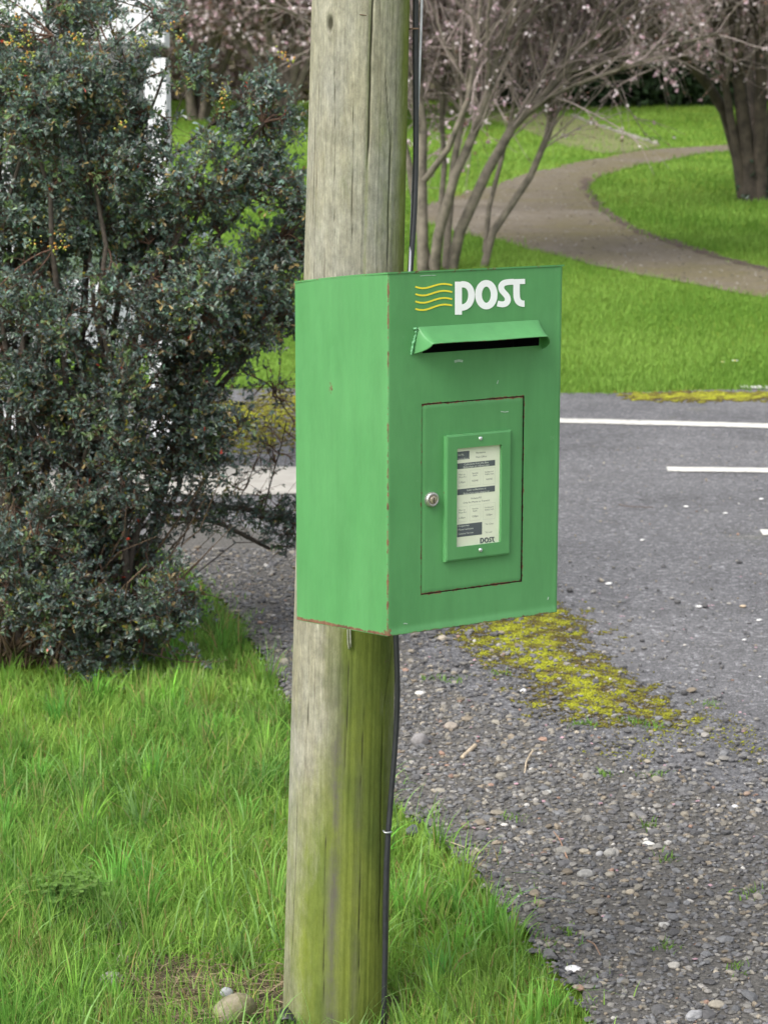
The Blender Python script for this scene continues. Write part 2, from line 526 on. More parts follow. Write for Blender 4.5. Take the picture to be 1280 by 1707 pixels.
px_strip(lambda x: 646 + (x - 1230) * 2 / 50, np.linspace(1231, 1600, 30), 0.12)['label'] = 'short white line end at the lawn edge'
px_strip(lambda x: 891 + (x - 1270) * .01, np.linspace(1268, 1500, 20), 0.12)['label'] = 'white line end at the right edge of the view'

pad_poly = densify(poly_ground([(60, 784), (300, 781), (560, 782), (600, 824), (400, 829), (200, 826), (40, 824)]), 0.1, 0.008, 8, 1)
pad = sheet('concrete_slab', pad_poly, 0.011, M_CONC, 0.3, kind=None)
tag(pad, 'pale worn concrete slab set in the road behind the bush', 'slab', kind='structure')

soil_poly = densify(poly_ground([(190, 1640), (260, 1590), (330, 1600), (400, 1625), (470, 1620), (640, 1650), (700, 1700), (660, 1800), (240, 1800), (215, 1710)]), 0.03, 0.006, 9, 2)
soil = sheet('bare_soil', soil_poly, 0.006, M_SOIL, 0.05)

# ------------------------------------------------------------------ utility pole
# its axis leans a little; built as a tall tapered log with checks (cracks) cut into it
D_P = 4.07
def pole_axis(z):
    """x of the axis against height, from the photo"""
    b = at(558, 1700, D_P); t = at(601.5, 0, D_P)
    k = (t[0] - b[0]) / (t[2] - b[2])
    return b[0] + (z - b[2]) * k
z_bot, z_top = -0.25, 7.5
def pole_r(z): return 0.1015 - 0.0072 * np.clip(z, 0, 7.5)
nA = 300
zs = np.concatenate([np.linspace(z_bot, 0, 12)[:-1], np.linspace(0, 2.3, 420), np.linspace(2.35, z_top, 60)])
A, Zg = np.meshgrid(np.linspace(0, 2 * np.pi, nA, endpoint=False), zs)
rg = np.random.default_rng(21)
def fbm1(n, m, k, r):
    """smooth periodic random profile along the circumference x height"""
    out = np.zeros(A.shape)
    for j in range(k):
        fa = r.integers(n[0], n[1]); fz = r.uniform(m[0], m[1])
        out += np.sin(fa * A + r.uniform(0, 6.3) + fz * Zg + .6 * np.sin(Zg * r.uniform(.5, 3) + r.uniform(0, 6)))
    return out / math.sqrt(k)
prof = 0.0006 * fbm1((3, 9), (-.6, .6), 8, rg) + 0.00035 * fbm1((20, 60), (-1.5, 1.5), 16, rg) + 0.00018 * fbm1((60, 140), (-6, 6), 24, rg)
Rr = pole_r(Zg) + prof
crack = np.zeros(A.shape)
# angle convention: 0 = +X (right), -pi/2 = toward camera
def px_to_angle(px, py):
    p = at(px, py, D_P); r = pole_r(p[2]); s = (p[0] - pole_axis(p[2])) / (r * .985)
    return -math.acos(max(-1, min(1, s)))
def cut(px0, py0, px1, py1, width, depth):
    z0 = at(px0, py0, D_P - .1)[2]; z1 = at(px1, py1, D_P - .1)[2]
    a0 = px_to_angle(px0, py0); a1 = px_to_angle(px1, py1)
    t = (Zg - z0) / (z1 - z0)
    am = (a0 + (a1 - a0) * t) % (2 * np.pi)
    am = am + 0.008 * np.sin(Zg * 23) + 0.004 * np.sin(Zg * 71 + 1)
    da = np.abs((A - am + np.pi) % (2 * np.pi) - np.pi) * pole_r(Zg)
    env = np.clip(np.minimum(t, 1 - t) * 6, 0, 1)
    w = width * (0.5 + 0.5 * env)
    prf = np.clip(1 - da / w, 0, 1) * (env > 0)
    return prf * env, depth
for args in [(624, -60, 612, 300, .0026, .006), (652, 200, 644, 470, .0024, .005), (505, 40, 506, 460, .002, .003), (528, 150, 524, 400, .0018, .002),
             (560, 60, 560, 420, .0012, .0012), (590, 120, 588, 460, .0012, .0012), (640, 100, 650, 250, .0014, .0015),
             (637, 1180, 630, 1620, .003, .006), (655, 1060, 636, 1200, .002, .003), (583, 1080, 575, 1300, .0016, .002),
             (483, 1120, 484, 1700, .0022, .004), (500, 1300, 488, 1640, .0018, .002), (520, 1050, 512, 1300, .0012, .0012),
             (545, 1340, 540, 1700, .0014, .0015), (600, 1400, 598, 1690, .0013, .0013), (610, 1060, 600, 1350, .001, .001)]:
    c, dpt = cut(*args)
    Rr -= c * dpt; crack = np.maximum(crack, c)
# knot
kn = at(553, 38, D_P - .09); ka = px_to_angle(553, 38) % (2 * np.pi)
dk = np.sqrt((((A - ka + np.pi) % (2 * np.pi) - np.pi) * pole_r(Zg) / .0075) ** 2 + ((Zg - kn[2]) / .017) ** 2)
Rr -= 0.004 * np.clip(1 - dk, 0, 1) - 0.0015 * np.exp(-((dk - 1.3) / .35) ** 2)
crack = np.maximum(crack, np.clip(1.25 - dk, 0, 1))
# light sapwood flap at the left edge: gently raised sliver
Xp = pole_axis(Zg) + Rr * np.cos(A); Yp = D_P + Rr * np.sin(A)
V = np.column_stack([Xp.ravel(), Yp.ravel(), Zg.ravel()])
idx = np.arange(A.size).reshape(A.shape)
q = np.stack([idx[:-1], np.roll(idx, -1, 1)[:-1], np.roll(idx, -1, 1)[1:], idx[1:]], -1).reshape(-1, 4)
topc = len(V)
V = np.vstack([V, [pole_axis(z_top), D_P, z_top + .01]])
topf = np.stack([idx[-1], np.roll(idx[-1], -1), np.full(nA, topc)], -1)

# stain weights: algae where the photograph shows it (a real growth with its own outline)
Au = ((A + np.pi / 2 + np.pi) % (2 * np.pi)) - np.pi         # 0 toward the camera, + to the right
sx = np.sin(np.clip(Au, -np.pi / 2, np.pi / 2))                   # -1..1 across the visible face
def sm(x, a, b): t = np.clip((x - a) / (b - a), 0, 1); return t * t * (3 - 2 * t)
lo = 1 - sm(Zg, 0.86, 1.02)
alg = lo * (1.35 * np.exp(-((sx - .38 - .16 * (Zg - .5)) / .55) ** 2) + 0.75 * (1 - sm(Zg, .25, .65)) * np.exp(-((sx + .2) / .9) ** 2)
            + .26 * np.exp(-((sx - .25) / .2) ** 2) * np.exp(-((Zg - .78) / .16) ** 2))
alg += sm(sx, .72, .98) * (0.55 * sm(Zg, .9, 1.2) + .35) * .75
alg += 0.34 * np.exp(-((sx - .22 + .05 * (Zg - 1.5)) / .035) ** 2) * sm(Zg, 1.35, 1.45)
alg += .18 * sm(sx, .1, .7) * sm(Zg, 1.1, 1.3)
dark = (1 - sm(Zg, .45, .75)) * (0.9 * np.exp(-((sx + .08) / .13) ** 2) + .45 * np.exp(-((sx - .36) / .09) ** 2)) + .5 * lo * np.exp(-((sx + .1) / .25) ** 2) * np.exp(-((Zg - .62) / .15) ** 2)
alg[Au > 1.5] *= .5

def pole_material():
    m, nt, bs, out = nodes_mat('weathered_pole_wood')
    def at_(n):
        a = nt.nodes.new('ShaderNodeAttribute'); a.attribute_name = n; return a.outputs['Fac']
    grain = noise(nt, 55, 5, .7, stretch=(1, 1, .075))
    fine = noise(nt, 420, 5, .8, stretch=(1, 1, .05))
    mott = noise(nt, 60, 6, .8, stretch=(1, 1, .5))
    checks = noise(nt, 130, 3, .6, stretch=(1, 1, .025))
    blot = noise(nt, 9, 5, .65, stretch=(1, 1, .4))
    base = ramp(nt, grain, [(0.25, (0.19, 0.175, 0.125)), (0.5, (0.265, 0.25, 0.185)), (0.75, (0.34, 0.325, 0.25))])
    base = mixc(nt, ramp(nt, blot, [(0.42, 0.0), (0.7, 0.75)]), base, (0.26, 0.255, 0.23))
    warm = ramp(nt, noise(nt, 14, 4, .6, stretch=(1, 1, .3)), [(0.5, 0.0), (0.75, 0.5)])
    base = mixc(nt, warm, base, (0.235, 0.205, 0.125))
    base = mixc(nt, 1.0, base, ramp(nt, fine, [(0.25, 0.68), (0.7, 1.22)]), 'MULTIPLY')
    base = mixc(nt, 1.0, base, ramp(nt, mott, [(0.3, 0.78), (0.65, 1.15)]), 'MULTIPLY')
    base = mixc(nt, ramp(nt, checks, [(0.27, 0.75), (0.36, 0.0)]), base, (0.07, 0.062, 0.045))
    streak = noise(nt, 20, 9, .82, stretch=(1, 1, .3))
    ma = nt.nodes.new('ShaderNodeMath'); ma.operation = 'ADD'
    mb = nt.nodes.new('ShaderNodeMath'); mb.operation = 'SUBTRACT'; mb.inputs[1].default_value = 0.5
    mc = nt.nodes.new('ShaderNodeMath'); mc.operation = 'MULTIPLY'; mc.inputs[1].default_value = 1.5
    nt.links.new(streak, mb.inputs[0]); nt.links.new(mb.outputs[0], mc.inputs[0]); nt.links.new(mc.outputs[0], ma.inputs[0]); nt.links.new(at_('algae'), ma.inputs[1])
    am = ramp(nt, ma.outputs[0], [(0.08, 0.0), (0.85, 0.9)])
    green = ramp(nt, noise(nt, 12, 4, .6, stretch=(1, 1, .3)), [(0.3, (0.075, 0.115, 0.010)), (0.7, (0.175, 0.215, 0.018))])
    c = mixc(nt, am, base, green)
    md = nt.nodes.new('ShaderNodeMath'); md.operation = 'MULTIPLY'
    nt.links.new(at_('dark'), md.inputs[0]); nt.links.new(ramp(nt, streak, [(0.38, 0.15), (0.6, 0.95)]), md.inputs[1])
    c = mixc(nt, 1.0, c, ramp(nt, mott, [(0.35, 0.85), (0.65, 1.12)]), 'MULTIPLY')
    c = mixc(nt, md.outputs[0], c, (0.115, 0.10, 0.095))
    c = mixc(nt, ramp(nt, at_('crack'), [(0.15, 0.0), (0.75, 0.9)]), c, (0.03, 0.028, 0.015))
    nt.links.new(c, bs.inputs['Base Color'])
    bs.inputs['Roughness'].default_value = 0.85
    bs.inputs['Specular IOR Level'].default_value = 0.25
    bump(nt, bs, fine, 0.7, 0.002)
    return m
M_POLE = pole_material()
POLE = empty('utility_pole', (float(pole_axis(0)), D_P, 0), 'tall weathered round timber pole with cracks and green algae, carrying the green box', 'pole')
mesh_np('shaft', V, [q, topf], M_POLE, POLE, attr={'crack': np.append(crack.ravel(), 0), 'algae': np.append(alg.ravel(), 0), 'dark': np.append(dark.ravel(), 0)})

M_STEEL = flat_mat('galvanised_steel', (0.42, 0.43, 0.45), 0.45, .7, .2)
M_RUSTY = flat_mat('rusty_steel', (0.16, 0.10, 0.07), 0.8, .2, .3)
def surf(px, py, out=0.0):
    """point on the pole surface seen at a photo pixel"""
    p = at(px, py, D_P)
    for _ in range(4):
        a = px_to_angle(px, py); z = p[2]
        y = D_P + (pole_r(z) + out) * math.sin(a)
        p = at(px, py, y)
    return p
for (a, b) in [((599, 24), (612, 26)), ((672, 153), (680, 153)), ((666, 286), (676, 286)), ((640, 1104), (648, 1098))]:
    p0 = surf(*a, out=-.002); p1 = surf(*b, out=-.002); o = np.array([0, -.003, 0])
    tube('staple', [p0 - o * .5, p0 + o, p1 + o, p1 - o * .5], 0.0009, M_RUSTY, POLE, sides=6, n=8)
# splinter lifting from the left side of the pole
def splinter(px0, py0, px1, py1, w):
    n = 14; V = []
    for i in range(n):
        t = i / (n - 1); x = px0 + (px1 - px0) * t; y = py0 + (py1 - py0) * t
        p = surf(x, y, .0015); ww = w * math.sin(math.pi * min(.98, t + .02)) ** .5 * (1 + .3 * math.sin(i * 2.1))
        V += [p + [-ww, 0, 0], p + [0, -.003, 0], p + [ww, 0, 0]]
    I = np.arange(n * 3).reshape(n, 3)
    q = np.concatenate([np.stack([I[:-1, k], I[:-1, k + 1], I[1:, k + 1], I[1:, k]], -1) for k in (0, 1)])
    mesh_np('splinter', np.array(V), q, M_SPL, POLE)
M_SPL = flat_mat('split_wood', (0.44, 0.42, 0.30), .9, var=.25, scale=80)


# ------------------------------------------------------------------ cables
M_CABLE = flat_mat('black_cable', (0.022, 0.023, 0.028), 0.5, var=.25, scale=60)
M_GREYC = flat_mat('grey_cable', (0.42, 0.42, 0.47), 0.5, var=.15)
CB = empty('power_cable', (float(at(642, 1650, D_P - .06)[0]), D_P - .06, 0), 'thick black cable running down the right side of the pole', 'cable')
def cpts(lst): return [at(x, y, Y) for x, y, Y in lst]
tube('cable', cpts([(694, -900, D_P), (694, -300, D_P), (692.5, 0, D_P), (692.5, 100, D_P), (693.5, 240, D_P), (692, 330, D_P - .01), (688, 400, D_P - .02), (683, 455, D_P - .03), (670, 700, D_P - .05), (658, 1000, D_P - .05),
                    (659, 1060, D_P - .06), (663.5, 1120, D_P - .06), (662, 1200, D_P - .06), (655, 1290, D_P - .065), (647, 1385, D_P - .07), (643, 1450, D_P - .075), (642, 1550, D_P - .075), (641, 1640, D_P - .075), (639, 1707, D_P - .075), (638, 1790, D_P - .075)]), 0.0052, M_CABLE, CB, n=150, sides=12)
pc = at(645, 1387, D_P - .083)
tube('cable_clip', [pc + [-.007, .004, .001], pc + [-.004, -.004, 0], pc + [.004, -.004, 0], pc + [.008, .004, -.001]], .0018, M_STEEL, CB, n=10)
pc = at(690, 48, D_P - .01)
tube('cable_clip', [pc + [-.008, .004, 0], pc + [-.003, -.007, 0], pc + [.006, -.007, 0], pc + [.009, .002, 0]], .0016, M_RUSTY, CB, n=10)
gc = tube('telephone_wire', cpts([(706, -700, D_P), (704, -200, D_P), (703.5, 0, D_P), (700, 90, D_P), (697.5, 170, D_P + .008), (692, 240, D_P + .016), (688, 300, D_P + .012), (686, 370, D_P - .005), (683, 446, D_P - .04), (678, 560, D_P - .06)]), 0.0024, M_GREYC, n=70)
tag(gc, 'thin pale grey wire running beside the thick black cable above the box', 'wire')

# ------------------------------------------------------------------ letter box
def solve_D(pt, pb, L):
    lo, hi = 2.0, 8.0
    for _ in range(60):
        m = (lo + hi) / 2
        l = at(*pt, m)[2] - at(*pb, m)[2]
        if l < L: lo = m
        else: hi = m
    return m
LBOX = 0.585
Dn = solve_D((647, 457), (645, 1060), LBOX); Dr = solve_D((936, 444), (931, 1019), LBOX); Db = solve_D((493, 472), (494, 1033), LBOX)
TN, BN = at(646.5, 457, Dn), at(645.5, 1060, Dn)
TR, BR = at(936, 444, Dr), at(931, 1019, Dr)
TB, BB = at(493, 472, Db), at(494, 1033, Db)
O = BN
Uv = ((TR - TN) + (BR - BN)) / 2; Wv = ((TB - TN) + (BB - BN)) / 2; Zv = TN - BN
BW, BD, BH = np.linalg.norm(Uv), np.linalg.norm(Wv), np.linalg.norm(Zv)
U1, W1, Z1 = Uv / BW, Wv / BD, Zv / BH
# keep the depth direction square to the front in plan
cr = np.cross(np.array([U1[0], U1[1], 0]), np.array([0, 0, 1.0]))
print('BOX', BW, BD, BH, 'plan angle', np.degrees(np.arccos(np.dot(U1[:2], W1[:2]) / np.linalg.norm(U1[:2]) / np.linalg.norm(W1[:2]))), 'Dn', Dn, Dr, Db, 'shear', Wv, 'pole back plane')
def L2W(P):
    P = np.asarray(P, float).reshape(-1, 3)
    return O + P[:, :1] * U1 + P[:, 1:2] * W1 + P[:, 2:] * Z1
MI = np.linalg.inv(np.stack([U1, W1, Z1], 1))
def fpt(px, py, w=0.0):
    """photo pixel -> (u,z) on the plane parallel to the front at depth w (w<0 is proud)"""
    o = MI @ (CAMP - O); d = MI @ ray(px, py)
    t = (w - o[1]) / d[1]
    p = o + d * t
    return p[0], p[2]

def green_material():
    m, nt, bs, out = nodes_mat('green_paint')
    a = nt.nodes.new('ShaderNodeAttribute'); a.attribute_name = 'rust'
    c = ramp(nt, noise(nt, 5, 4, .6), [(0.3, (0.068, 0.235, 0.080)), (0.7, (0.086, 0.265, 0.097))])
    c = mixc(nt, ramp(nt, noise(nt, 24, 5, .8), [(0.66, 0.0), (0.76, 0.22)]), c, (0.30, 0.46, 0.32))
    c = mixc(nt, 1.0, c, ramp(nt, noise(nt, 20, 6, .75, stretch=(1, 1, .18)), [(0.3, 0.88), (0.6, 1.05)]), 'MULTIPLY')
    c = mixc(nt, ramp(nt, noise(nt, 130, 4, .7, stretch=(1, 1, .3)), [(0.71, 0.0), (0.76, 0.35)]), c, (0.30, 0.42, 0.30))
    ns = noise(nt, 55, 5, .8)
    mm = nt.nodes.new('ShaderNodeMath'); mm.operation = 'MULTIPLY_ADD'; mm.inputs[1].default_value = 1.9; mm.inputs[2].default_value = -0.95
    nt.links.new(ns, mm.inputs[0])
    ad = nt.nodes.new('ShaderNodeMath'); ad.operation = 'ADD'
    nt.links.new(mm.outputs[0], ad.inputs[0]); nt.links.new(a.outputs['Fac'], ad.inputs[1])
    rm = ramp(nt, ad.outputs[0], [(0.55, 0.0), (0.68, 1.0)])
    rc = ramp(nt, noise(nt, 90, 3), [(0.3, (0.07, 0.030, 0.016)), (0.7, (0.20, 0.095, 0.055))])
    c = mixc(nt, rm, c, rc)
    nt.links.new(c, bs.inputs['Base Color'])
    mx = nt.nodes.new('ShaderNodeMapRange'); mx.inputs[3].default_value = 0.46; mx.inputs[4].default_value = 0.9
    nt.links.new(rm, mx.inputs[0]); nt.links.new(mx.outputs[0], bs.inputs['Roughness'])
    bump(nt, bs, noise(nt, 14, 3), 0.12, 0.01)
    return m
M_GREEN = green_material()
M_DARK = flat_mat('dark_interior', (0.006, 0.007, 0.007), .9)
M_WHITE = flat_mat('white_lettering', (0.80, 0.80, 0.84), .45, var=.03)
M_YEL = flat_mat('yellow_lettering', (0.75, 0.62, 0.04), .45, var=.05)
M_RUST = flat_mat('rust_flake', (0.20, 0.085, 0.045), .9, var=.4, scale=120)

BOX = empty('post_box', tuple(O + Uv / 2 + Wv / 2), 'green metal post box with hooded slot fixed to the timber pole', 'post box')
def lpart(name, P, Fq, mat, parent=None, rust=None, smooth=False):
    W = L2W(P)
    return mesh_np(name, W, Fq, mat, parent or BOX, smooth=smooth, attr=None if rust is None else {'rust': rust})

# door and slot openings in local coordinates (u, z)
dq = [fpt(*p) for p in ((702, 673), (873, 660), (870, 969), (702, 992))]
du0 = (dq[0][0] + dq[3][0]) / 2; du1 = (dq[1][0] + dq[2][0]) / 2; dz0 = (dq[2][1] + dq[3][1]) / 2; dz1 = (dq[0][1] + dq[1][1]) / 2
su0 = fpt(704, 589)[0]; su1 = fpt(898, 577)[0]; sz0 = (fpt(708, 588)[1] + fpt(893, 577)[1]) / 2; sz1 = (fpt(697, 552)[1] + fpt(895, 540)[1]) / 2
print('door', du0, du1, dz0, dz1, 'slot', su0, su1, sz0, sz1, [np.round(v, 3) for v in dq])
def seglist(vals, step):
    out = []
    for a, b in zip(vals[:-1], vals[1:]):
        n = max(1, int(round((b - a) / step)))
        out += list(a + (b - a) * np.arange(n) / n)
    return np.array(out + [vals[-1]])
RC = 0.0035
uu = seglist(sorted([RC, du0, du1, su0, su1, BW - RC]), .004)
# cross-section path: back-left -> front-left corner -> front -> right side -> back
path2 = [(0, w) for w in seglist([0 + RC, BD], .006)[::-1][:-1]]
nleft = len(path2)
path2 += [(RC - RC * math.cos(t), RC - RC * math.sin(t)) for t in np.linspace(0, math.pi / 2, 5)[:-1]]
nf0 = len(path2)
path2 += [(u, 0.0) for u in uu]
nf1 = len(path2)
path2 += [(BW - RC + 2 * RC * math.sin(t) * .5 * 1, RC - RC * math.cos(t)) for t in np.linspace(0, math.pi / 2, 5)[1:]]
path2 += [(BW, w) for w in seglist([RC, BD], .02)[1:]]
path2 = np.array(path2)
zz = seglist(sorted([0, dz0, dz1, sz0, sz1, BH]), .004)
nP, nZ = len(path2), len(zz)
PP = np.zeros((nZ, nP, 3)); PP[..., 0] = path2[None, :, 0]; PP[..., 1] = path2[None, :, 1]; PP[..., 2] = zz[:, None]
# slight sheet-metal warp: left panel top edge bows, panels breathe
wl = PP[..., 1] / BD; hl = PP[..., 2] / BH
left = np.zeros((nZ, nP), bool); left[:, :nleft] = True
PP[..., 0] += np.where(left, 0.0016 * np.sin(np.pi * wl) * np.sin(np.pi * hl * 1.3 + .4), 0)
PP[..., 2] += np.where(left & (hl > .9), 0.0014 * np.sin(np.pi * wl) * (hl - .9) * 10, 0)
lower = np.clip(1 - PP[..., 2] / .012, 0, 1)
front = np.zeros((nZ, nP), bool); front[:, nf0:nf1] = True
PP[..., 1] += np.where(front, -0.0025 * np.sin(lower * np.pi / 2) ** 2, 0)       # rolled bottom lip
PP[..., 1] += np.where(front, -0.0012 * np.clip((path2[None, :, 0] - (BW - .01)) / .01, 0, 1), 0)
# rust weight: distance to edges
def near(d, s): return np.exp(-(d / s) ** 2)
u_, w_, z_ = PP[..., 0], PP[..., 1], PP[..., 2]
rust = np.zeros((nZ, nP))
dcorner = np.sqrt(u_ ** 2 + np.clip(w_, 0, 9) ** 2)
rust = np.maximum(rust, .85 * near(dcorner, .0032))
rust = np.maximum(rust, np.where(w_ <= .002, .62 * near(z_, .0035) + .5 * near(BH - z_, .0035), 0))
rust = np.maximum(rust, np.where(left, .95 * near(z_ - .001, .004 + .003 * wl) + .3 * near(BH - z_, .003), 0))
rust = np.maximum(rust, np.where(left, .74 * near(w_ - .185, .010) * near(z_ - .405, .014), 0))
dd = np.sqrt(np.maximum(np.maximum(du0 - u_, u_ - du1), 0) ** 2 + np.maximum(np.maximum(dz0 - z_, z_ - dz1), 0) ** 2)
rust = np.maximum(rust, np.where(front, .68 * near(dd, .0022), 0))
rust = np.maximum(rust, np.where(np.sqrt(dcorner ** 2 + z_ ** 2) < .02, .7, 0) * near(np.sqrt(dcorner ** 2 + z_ ** 2), .014) * 1.2)
ii = np.arange(nZ * nP).reshape(nZ, nP)
fc = np.stack([ii[:-1, :-1], ii[:-1, 1:], ii[1:, 1:], ii[1:, :-1]], -1).reshape(-1, 4)
cu = (path2[:-1, 0] + path2[1:, 0]) / 2; cz = (zz[:-1] + zz[1:]) / 2
CU, CZ = np.meshgrid(cu, cz)
fr = np.zeros((nZ - 1, nP - 1), bool); fr[:, nf0:nf1 - 1] = True
hole = fr & (((CU > du0) & (CU < du1) & (CZ > dz0) & (CZ < dz1)) | ((CU > su0) & (CU < su1) & (CZ > sz0) & (CZ < sz1)))
fc = fc[~hole.ravel()]
bd = lpart('body', PP.reshape(-1, 3), fc, M_GREEN, rust=rust.ravel(), smooth=True)

def lbox(u0, u1, w0, w1, z0, z1):
    P = [(u, w, z) for z in (z0, z1) for w in (w0, w1) for u in (u0, u1)]
    Fq = [(0, 2, 3, 1), (4, 5, 7, 6), (0, 1, 5, 4), (2, 6, 7, 3), (0, 4, 6, 2), (1, 3, 7, 5)]
    return np.array(P, float), np.array(Fq)
def lbevel(name, u0, u1, w0, w1, z0, z1, mat, bev=.0015, parent=None, rust_v=None, hole=None):
    """bevelled slab; its front (w0) faces the viewer; optional rectangular window"""
    b = bev
    ring = lambda w, i: [(u0 + i, w, z0 + i), (u1 - i, w, z0 + i), (u1 - i, w, z1 - i), (u0 + i, w, z1 - i)]
    P = ring(w1, 0) + ring(w0 + b, 0) + ring(w0 + b * .3, b * .3) + ring(w0, b)
    Fq = []
    for r in range(3):
        for k in range(4):
            Fq.append((r * 4 + k, r * 4 + (k + 1) % 4, (r + 1) * 4 + (k + 1) % 4, (r + 1) * 4 + k))
    if hole:
        hu0, hu1, hz0, hz1 = hole
        P += [(hu0, w0, hz0), (hu1, w0, hz0), (hu1, w0, hz1), (hu0, w0, hz1)]
        P += [(hu0, w1, hz0), (hu1, w1, hz0), (hu1, w1, hz1), (hu0, w1, hz1)]
        for k in range(4):
            Fq.append((12 + k, 12 + (k + 1) % 4, 16 + (k + 1) % 4, 16 + k))
            Fq.append((16 + k, 16 + (k + 1) % 4, 20 + (k + 1) % 4, 20 + k))
            Fq.append((20 + k, 20 + (k + 1) % 4, (k + 1) % 4, k))
    else:
        Fq.append((12, 13, 14, 15)); Fq.append((3, 2, 1, 0))
    P = np.array(P, float)
    return lpart(name, P, np.array(Fq), mat, parent, rust=np.full(len(P), 0.0) if rust_v is None else rust_v)

# lid, floor, back
def slab_path(z0, z1, grow_):
    c = np.array([BW / 2, BD / 2]); k = 14
    B = [(-grow_, BD * j / k) for j in range(k, -1, -1)] + [(BW + grow_, -grow_ * 0 + BD * j / k) for j in range(0, k + 1)]
    B = np.array(B); B[:, 1] = np.where(B[:, 1] <= 0, -grow_, B[:, 1])
    wl = B[:, 1] / BD
    dz = np.where(B[:, 0] < 0, 0.0014 * np.sin(np.pi * np.clip(wl, 0, 1)), 0)
    m = len(B)
    lo_ = np.column_stack([B, z0 + dz]); hi_ = np.column_stack([B, z1 + dz])
    lcen = [(BW / 2, BD / 2, z0)]; hcen = [(BW / 2, BD / 2, z1)]
    P = np.vstack([lo_, hi_, lcen, hcen])
    i = np.arange(m); j = (i + 1) % m
    quads = np.stack([i, j, j + m, i + m], -1)
    tris = np.concatenate([np.stack([i + m, j + m, np.full(m, 2 * m + 1)], -1), np.stack([j, i, np.full(m, 2 * m)], -1)])
    return P, [quads, tris]
P, Fq = slab_path(BH + .0002, BH + .0028, .0014)
lpart('lid', P, Fq, M_GREEN, rust=np.where(np.arange(len(P)) < len(P) - 2, .42, 0.1))
P, Fq = slab_path(-.0012, -.0002, -.001)
lpart('floor', P, Fq, M_GREEN, rust=np.full(len(P), .5))
P, Fq = lbox(.001, BW - .001, BD - .003, BD - .0005, .002, BH - .002)
lpart('back_panel', P, Fq, M_GREEN, rust=np.full(8, .1))
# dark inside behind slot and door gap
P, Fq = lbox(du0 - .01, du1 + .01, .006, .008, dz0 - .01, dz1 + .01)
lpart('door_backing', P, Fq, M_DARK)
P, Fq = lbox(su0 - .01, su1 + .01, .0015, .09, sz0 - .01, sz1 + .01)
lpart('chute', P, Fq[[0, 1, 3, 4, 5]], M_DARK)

# door with a narrow gap
g = .0013
DOOR = None
uD = seglist([du0 + g, du1 - g], .004); zD = seglist([dz0 + g, dz1 - g], .004)
UU, ZZd = np.meshgrid(uD, zD)
edge = np.minimum(np.minimum(UU - uD[0], uD[-1] - UU), np.minimum(ZZd - zD[0], zD[-1] - ZZd))
wD = np.full(UU.shape, .0004) + .0012 * (edge <= 1e-6)
PD = np.stack([UU, wD, ZZd], -1)
rD = .60 * near(edge, .002) + .25 * near(ZZd - zD[0], .004) + .3 * near(zD[-1] - ZZd, .003)
rD += .62 * near(UU - (du0 + du1) / 2 + .004, .003) * near(ZZd - zD[0] - .010, .003)
iD = np.arange(UU.size).reshape(UU.shape)
fD = np.stack([iD[:-1, :-1], iD[:-1, 1:], iD[1:, 1:], iD[1:, :-1]], -1).reshape(-1, 4)
DOOR = lpart('door', PD.reshape(-1, 3), fD, M_GREEN, rust=rD.ravel(), smooth=True)

# notice holder
fq = [fpt(*p, -.008) for p in ((744, 725), (854, 717), (850, 926), (742, 936))]
fu0 = (fq[0][0] + fq[3][0]) / 2; fu1 = (fq[1][0] + fq[2][0]) / 2; fz0 = (fq[2][1] + fq[3][1]) / 2; fz1 = (fq[0][1] + fq[1][1]) / 2
hq = [fpt(*p, -.008) for p in ((762, 747), (836, 742), (835, 904), (761, 912))]
hu0 = (hq[0][0] + hq[3][0]) / 2; hu1 = (hq[1][0] + hq[2][0]) / 2; hz0 = (hq[2][1] + hq[3][1]) / 2; hz1 = (hq[0][1] + hq[1][1]) / 2
lbevel('notice_frame', fu0, fu1, -.008, .0002, fz0, fz1, M_GREEN, .0035, rust_v=np.array([.3] * 12 + [.0] * 4 + [.22] * 8), hole=(hu0, hu1, hz0, hz1))
M_PAPER = flat_mat('notice_paper', (0.66, 0.68, 0.56), .5, var=.07, scale=18)
M_INK = flat_mat('notice_ink', (0.075, 0.085, 0.105), .5, var=.05)
M_INKL = flat_mat('pale_ink', (0.42, 0.45, 0.40), .5, var=.05)
pp0, pp1 = hu0 - .003, hu1 + .003; pz0, pz1 = hz0 - .003, hz1 + .003
P, Fq = lbox(pp0, pp1, -.0022, -.0012, pz0, pz1)
PAPER = lpart('collection_notice', P, Fq, M_PAPER)
M_GLOSS, ntg, bsg, og = nodes_mat('clear_cover')
bsg.inputs['Base Color'].default_value = (1, 1, 1, 1); bsg.inputs['Roughness'].default_value = .08
trg = ntg.nodes.new('ShaderNodeBsdfTransparent'); glg = ntg.nodes.new('ShaderNodeBsdfGlossy'); glg.inputs['Roughness'].default_value = .12
frn = ntg.nodes.new('ShaderNodeFresnel'); frn.inputs['IOR'].default_value = 1.4
mxg = ntg.nodes.new('ShaderNodeMixShader')
mxg.inputs[0].default_value = .03; ntg.links.new(trg.outputs[0], mxg.inputs[1]); ntg.links.new(glg.outputs[0], mxg.inputs[2]); ntg.links.new(mxg.outputs[0], og.inputs['Surface'])
P = np.array([(pp0, -.0034, pz0), (pp1, -.0034, pz0), (pp1, -.0034, pz1), (pp0, -.0034, pz1)])
lpart('clear_cover', P, np.array([(0, 1, 2, 3)]), M_GLOSS)

def rects_mesh(name, rects, mat, w, parent):
    P = []; Fq = []
    for (a, b, c, d) in rects:
        k = len(P); P += [(a, w, c), (b, w, c), (b, w, d), (a, w, d)]; Fq.append((k, k + 1, k + 2, k + 3))
    return lpart(name, np.array(P), np.array(Fq), mat, parent)
